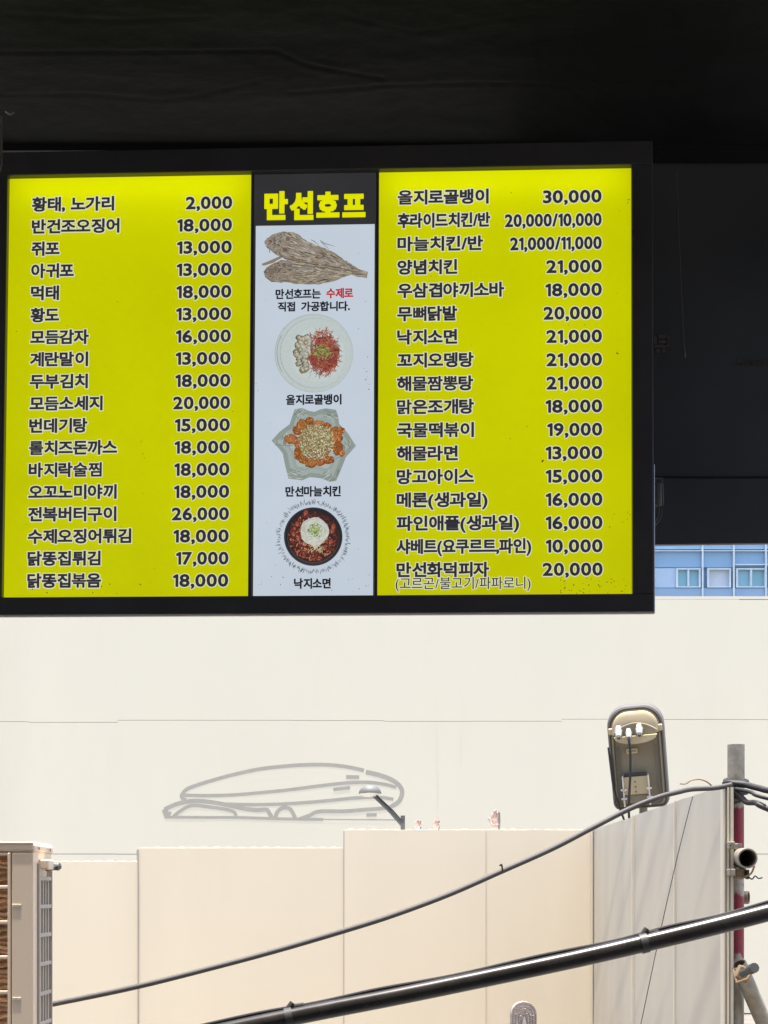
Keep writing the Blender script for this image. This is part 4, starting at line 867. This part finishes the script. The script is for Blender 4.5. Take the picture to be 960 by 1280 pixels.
for poly_, lv in ((upper, 4), (lower, 5)):
    for _ in range(2300):
        x = rnd.uniform(327, 461); y = rnd.uniform(288, 357)
        if not inside(poly_, x, y): continue
        tx, ty = 462, 344; a = math.atan2(ty - y, tx - x) + rnd.uniform(-.18, .18); head = x < 352
        c = rnd.choice([(120, 102, 84), (96, 82, 70), (78, 66, 58), (178, 170, 156), (166, 148, 114), (146, 140, 132), (190, 182, 166), (130, 116, 96), (160, 154, 148), (104, 94, 86)])
        if head: a += rnd.uniform(-1.2, 1.2); c = rnd.choice([(92, 80, 74), (120, 106, 96), (150, 140, 132), (76, 66, 62), (170, 158, 148), (106, 92, 84)])
        ln = rnd.uniform(2, 5 if head else 11)
        if inside(poly_, x + math.cos(a) * ln, y + math.sin(a) * ln): pc.line([(x, y), (x + math.cos(a) * ln / 2, y + math.sin(a) * ln / 2 + rnd.uniform(-.3, .3)), (x + math.cos(a) * ln, y + math.sin(a) * ln)], rnd.uniform(.5, 1.15), jit(c, 10), lv + rnd.choice((0, 1, 2)))
for l in ([(240, 240), (300, 262), (400, 280), (500, 300), (620, 312), (740, 342)], [(260, 290), (340, 300), (460, 310), (560, 318), (700, 350)], [(120, 135), (135, 165), (165, 190), (205, 225)], [(116, 350), (128, 388), (170, 421), (240, 426)], [(740, 345), (800, 370), (868, 372)]): pc.line(fc(l), .8, (84, 72, 62), 9)
for l in ([(455, 116), (480, 128), (515, 156)], [(525, 122), (545, 145), (590, 185)], [(528, 122), (560, 145), (632, 166)], [(122, 140), (140, 172), (150, 186)], [(155, 188), (160, 212)], [(150, 175), (190, 212), (210, 222)]): pc.line(fc(l), .9, (112, 98, 84), 9)
for (x, y, r_) in ((172, 350, 4.2), (200, 330, 3.2), (262, 300, 2.6), (165, 128, 2.2), (268, 190, 3), (290, 110, 3)): px_, py_ = fc([(x, y)])[0]; pc.circ(px_, py_, r_, jit((116, 98, 88), 8), 8, 12, wob=.2)
pc.done('dried_fish_print')
# plate with red noodles and shellfish
pc = Pic(); c2 = lambda x, y: (320 + x / 6.4, 380 + y / 6.4)
X0, Y0 = c2(463, 395); pc.circ(X0, Y0, 49.2, (176, 186, 186), 0, 64); pc.circ(X0 + .3, Y0 + .2, 48, (187, 197, 196), 1, 64)
pc.circ(X0 + 1.2, Y0, 44, (172, 182, 182), 2, 64); pc.circ(X0 + 2.0, Y0 - .2, 43.2, (189, 199, 198), 3, 64); pc.circ(X0 + 5, Y0 + 2, 34, (193, 203, 201), 4, 48)
for i in range(14): a = 2.6 + i * .075; pc.line([(X0 + 46 * math.cos(a + .08), Y0 + 46 * math.sin(a + .08)), (X0 + 46 * math.cos(a), Y0 + 46 * math.sin(a))], 1.1, (150, 162, 160), 4)
for _c in ((545, 340, 13), (560, 450, 14), (480, 440, 9), (600, 390, 11)): _x, _y = c2(_c[0], _c[1]); pc.circ(_x, _y, _c[2], (118, 60, 52), 5, 24, wob=.1)
for _ in range(700):
    a = rnd.uniform(0, 6.3); r_ = 21 * rnd.random() ** .55; x, y = c2(545, 390); x += r_ * math.cos(a) * .95 - 1; y += r_ * math.sin(a) * 1.3
    if x < c2(385, 0)[0] and y > c2(0, 320)[1]: continue
    pc.squig(x, y, rnd.uniform(4, 8), rnd.uniform(.5, 1.1), rnd.uniform(0, 6.3), jit(rnd.choice([(140, 66, 58), (160, 84, 70), (120, 54, 48), (182, 118, 92), (150, 74, 64), (92, 50, 44), (172, 96, 72)]), 12), 6 + rnd.choice((0, 1, 2)))
for _ in range(64):
    x, y = c2(rnd.uniform(318, 430), rnd.uniform(260, 540)); r_ = rnd.uniform(2.6, 4.3); pc.circ(x, y, r_, jit((96, 92, 78), 10), 9, 14, wob=.12); pc.circ(x + .3, y - .2, r_ * .78, jit(rnd.choice([(158, 154, 138), (138, 138, 122), (172, 168, 154), (146, 130, 96)]), 10), 10, 14, wob=.15); pc.circ(x + .7, y - .5, r_ * .35, jit((186, 184, 176), 12), 11, 10)
for _ in range(110):
    a = rnd.uniform(0, 6.3); r_ = 9 * rnd.random() ** .6; x, y = c2(530, 385); pc.squig(x + r_ * math.cos(a) * 1.15, y + r_ * math.sin(a), rnd.uniform(2, 4), .8, rnd.uniform(0, 6.3), jit(rnd.choice([(96, 132, 62), (128, 158, 78), (74, 104, 52), (150, 168, 100)]), 10), 12 + rnd.choice((0, 1)))
for _ in range(12): x, y = c2(rnd.uniform(420, 620), rnd.uniform(540, 590)); pc.squig(x, y, 4, .5, rnd.uniform(0, 6), (140, 130, 110), 5)
pc.done('noodle_plate_print')
# star-shaped dish of chicken
pc = Pic(); c3 = lambda x, y: (320 + x / 6.4, 500 + y / 6.4)
star = [(125, 326), (190, 255), (270, 195), (290, 130), (310, 76), (370, 64), (420, 88), (470, 96), (510, 78), (560, 68), (640, 80), (658, 130), (665, 192), (730, 260), (800, 368), (720, 458), (680, 560), (642, 648), (590, 655), (520, 628), (430, 618), (370, 645), (260, 630), (232, 520), (215, 430), (175, 380)]
pc.poly([c3(*p_) for p_ in star], (142, 152, 146), 0)
pc.poly([c3(463 + (x - 463) * .86, 365 + (y - 365) * .86) for x, y in star], (158, 170, 166), 1); pc.poly([c3(463 + (x - 463) * .74, 365 + (y - 365) * .74) for x, y in star], (150, 163, 160), 2)
pc.poly([c3(463 + (x - 463) * .66, 375 + (y - 375) * .62) for x, y in star], (168, 180, 176), 3)
for (tx, ty) in ((215, 320), (345, 100), (600, 110), (745, 365), (600, 610), (320, 600)):
    for k in range(26):
        x = tx + rnd.uniform(-62, 62); y = ty + rnd.uniform(-45, 45)
        if inside([(463 + (a_ - 463) * .97, 365 + (b_ - 365) * .97) for a_, b_ in star], x, y): a = math.atan2(y - 365, x - 463) + 1.2; l = 16; pc.line([c3(x - math.cos(a) * l, y - math.sin(a) * l), c3(x + math.cos(a) * l, y + math.sin(a) * l)], .8, jit(rnd.choice([(108, 116, 108), (186, 190, 180), (122, 128, 112)]), 8), 4)
for l in ([(150, 362), (300, 366)], [(315, 120), (350, 170)], [(640, 470), (700, 450)]): pc.line([c3(*p_) for p_ in l], .6, (110, 120, 118), 4)
for (x, y, rx, ry) in ((430, 170, 36, 34), (370, 200, 44, 46), (335, 245, 44, 40), (280, 315, 52, 40), (345, 345, 44, 46), (340, 430, 38, 58), (380, 480, 40, 34), (440, 505, 52, 40), (510, 500, 44, 30), (580, 480, 50, 34), (640, 260, 58, 46), (680, 245, 34, 26), (650, 310, 46, 36), (655, 390, 44, 58), (690, 430, 24, 26), (500, 190, 50, 26), (560, 210, 44, 28)):
    q0 = c3(x, y); pc.circ(q0[0], q0[1], rx / 6.4, jit((132, 78, 44), 10), 5, 16, ry / 6.4, .08); pc.circ(q0[0] - .4, q0[1] - .5, rx / 6.4 * .82, jit((160, 98, 52), 20), 6, 16, ry / 6.4 * .8, .12)
    for _ in range(14): pc.squig(q0[0] + rnd.uniform(-.7, .6) * rx / 6.4, q0[1] + rnd.uniform(-.7, .7) * ry / 6.4, 2.4, .8, rnd.uniform(0, 6), jit(rnd.choice([(200, 134, 74), (104, 54, 32), (140, 80, 42), (214, 158, 96), (84, 46, 30)]), 10), 7)
q0 = c3(482, 335); pc.circ(q0[0], q0[1], 21.5, (140, 122, 84), 8, 40, 21.5, .04)
for _ in range(620):
    a = rnd.uniform(0, 6.3); r_ = 22 * rnd.random() ** .5; pc.squig(q0[0] + r_ * math.cos(a), q0[1] + r_ * math.sin(a), rnd.uniform(1.2, 2.6), rnd.uniform(.6, 1.1), rnd.uniform(0, 6), jit(rnd.choice([(196, 188, 138), (206, 200, 156), (176, 168, 116), (150, 138, 92), (104, 76, 50), (96, 84, 56), (222, 216, 190), (214, 208, 176), (150, 160, 100)] if y < 999 else []), 12), 9 + rnd.choice((0, 1, 2)))
for _ in range(90): a = rnd.uniform(.1, 2.2); r_ = rnd.uniform(11, 22); pc.squig(q0[0] + r_ * math.cos(a), q0[1] + r_ * math.sin(a), 1.8, .8, rnd.uniform(0, 6), jit(rnd.choice([(112, 56, 40), (226, 216, 190), (130, 84, 60)]), 10), 12)
pc.done('chicken_dish_print')
# black bowl with stew, in a ring of short strokes
pc = Pic(); c4 = lambda x, y: (320 + x / 6.4, 610 + y / 6.4); X0, Y0 = c4(458, 390)
pc.circ(X0, Y0, 36.6, (58, 58, 64), 0, 56); pc.circ(X0 + .3, Y0 - .2, 35.2, (36, 35, 40), 1, 56); pc.circ(X0 + .2, Y0 + 1.6, 32.5, (70, 62, 64), 2, 48); pc.circ(X0 + .2, Y0, 32.0, (58, 34, 32), 3, 48)
for _ in range(700):
    a = rnd.uniform(0, 6.3); r_ = 31 * rnd.random() ** .5; c = rnd.choice([(120, 52, 38), (92, 40, 34), (150, 78, 54), (176, 106, 76), (72, 36, 34), (134, 66, 44), (190, 128, 96)])
    if a > 4.2 and r_ > 15: c = rnd.choice([(92, 44, 40), (78, 38, 38), (110, 56, 50)])
    pc.squig(X0 + r_ * math.cos(a) * .95, Y0 + r_ * math.sin(a) * .95, rnd.uniform(2, 5), rnd.uniform(.8, 1.7), rnd.uniform(0, 6.3), jit(c, 12), 4 + rnd.choice((0, 1, 2)))
for (x, y) in ((620, 310), (610, 345), (600, 430), (300, 370), (330, 290), (400, 200)): q0 = c4(x, y); pc.circ(q0[0], q0[1], 3.8, (84, 40, 34), 7, 14, 4.6); pc.circ(q0[0], q0[1], 2.6, (140, 72, 56), 8, 14, 3.2, .2); pc.squig(q0[0] - 1, q0[1], 4, .8, 1.2, (186, 124, 96), 9)
q0 = c4(468, 350); pc.circ(q0[0], q0[1], 17.8, (188, 192, 182), 9, 40, 17.6, .03); pc.poly([c4(*p_) for p_ in ((400, 420), (450, 455), (470, 500), (520, 450), (560, 400))], (188, 190, 178), 9)
for _ in range(230): a = rnd.uniform(0, 6.3); r_ = 17 * rnd.random() ** .5; pc.squig(q0[0] + r_ * math.cos(a), q0[1] + r_ * math.sin(a), rnd.uniform(3, 6), .6, a + 1.57, jit(rnd.choice([(208, 210, 202), (196, 198, 186), (172, 176, 160), (216, 216, 210)]), 6), 10 + rnd.choice((0, 1)), .4)
for _ in range(26): x, y = c4(rnd.uniform(430, 540), rnd.uniform(430, 500)); pc.squig(x, y, 5, .7, rnd.uniform(1, 2.6), jit((196, 180, 140), 10), 11, .5)
q0 = c4(472, 342)
for _ in range(130): a = rnd.uniform(0, 6.3); r_ = 8 * rnd.random() ** .6; pc.squig(q0[0] + r_ * math.cos(a), q0[1] + r_ * math.sin(a) * 1.1, 2.2, .9, rnd.uniform(0, 6.3), jit(rnd.choice([(120, 146, 62), (146, 168, 80), (92, 118, 48), (170, 184, 110)]), 10), 12 + rnd.choice((0, 1)))
for i in range(230):
    a = i / 230 * 2 * math.pi + rnd.uniform(-.012, .012); r0 = rnd.uniform(39.5, 43); r1 = r0 + rnd.uniform(2.5, 6.5); sk = rnd.uniform(-.035, .035)
    if rnd.random() < .08: continue
    pc.line([(X0 + r0 * math.cos(a), Y0 + .5 + r0 * math.sin(a)), (X0 + (r0 + r1) / 2 * math.cos(a + sk * .3), Y0 + .5 + (r0 + r1) / 2 * math.sin(a + sk * .3)), (X0 + r1 * math.cos(a + sk), Y0 + .5 + r1 * math.sin(a + sk))], rnd.uniform(.55, 1.1), jit(rnd.choice([(80, 88, 94), (110, 118, 126), (62, 68, 76), (140, 148, 156)]), 10), 1)
pc.done('stew_bowl_print')
# dead insects and grime specks lying on the face
def specks(regions, name, parent):
    mb = MB()
    for (x0, y0, x1, y1, n, r_) in regions:
        for _ in range(n):
            x = rnd.uniform(x0, x1); y = rnd.uniform(y0, y1); a = rnd.uniform(0, 3.2); rr = r_ * rnd.uniform(.4, 1.1); u, v = Lc(x, y); k = 6
            mb.add([(u + (math.cos(2 * math.pi * i / k) * math.cos(a) * rr * 1.6 - math.sin(2 * math.pi * i / k) * math.sin(a) * rr * .8) * s1, -.0035, v + (math.cos(2 * math.pi * i / k) * math.sin(a) * rr * 1.6 + math.sin(2 * math.pi * i / k) * math.cos(a) * rr * .8) * s1) for i in range(k)], [tuple(range(k))])
    mb.build(name, M['speck'], parent, kind='stuff')
M['speck'] = glow('grime_speck', lin((96, 92, 40)), GK * .6)
specks([(30, 730, 180, 745, 14, .8), (8, 300, 310, 740, 30, .55)], 'grime', pL)
specks([(700, 722, 786, 742, 40, .75), (760, 640, 788, 660, 8, .6), (676, 575, 679, 578, 2, 1.3), (768, 440, 772, 444, 2, 1), (784, 245, 788, 255, 4, .6), (480, 240, 788, 740, 26, .5)], 'grime', pR)
specks([(320, 718, 465, 745, 22, .55), (455, 430, 467, 500, 8, .7), (320, 290, 466, 745, 40, .45)], 'grime', pC)
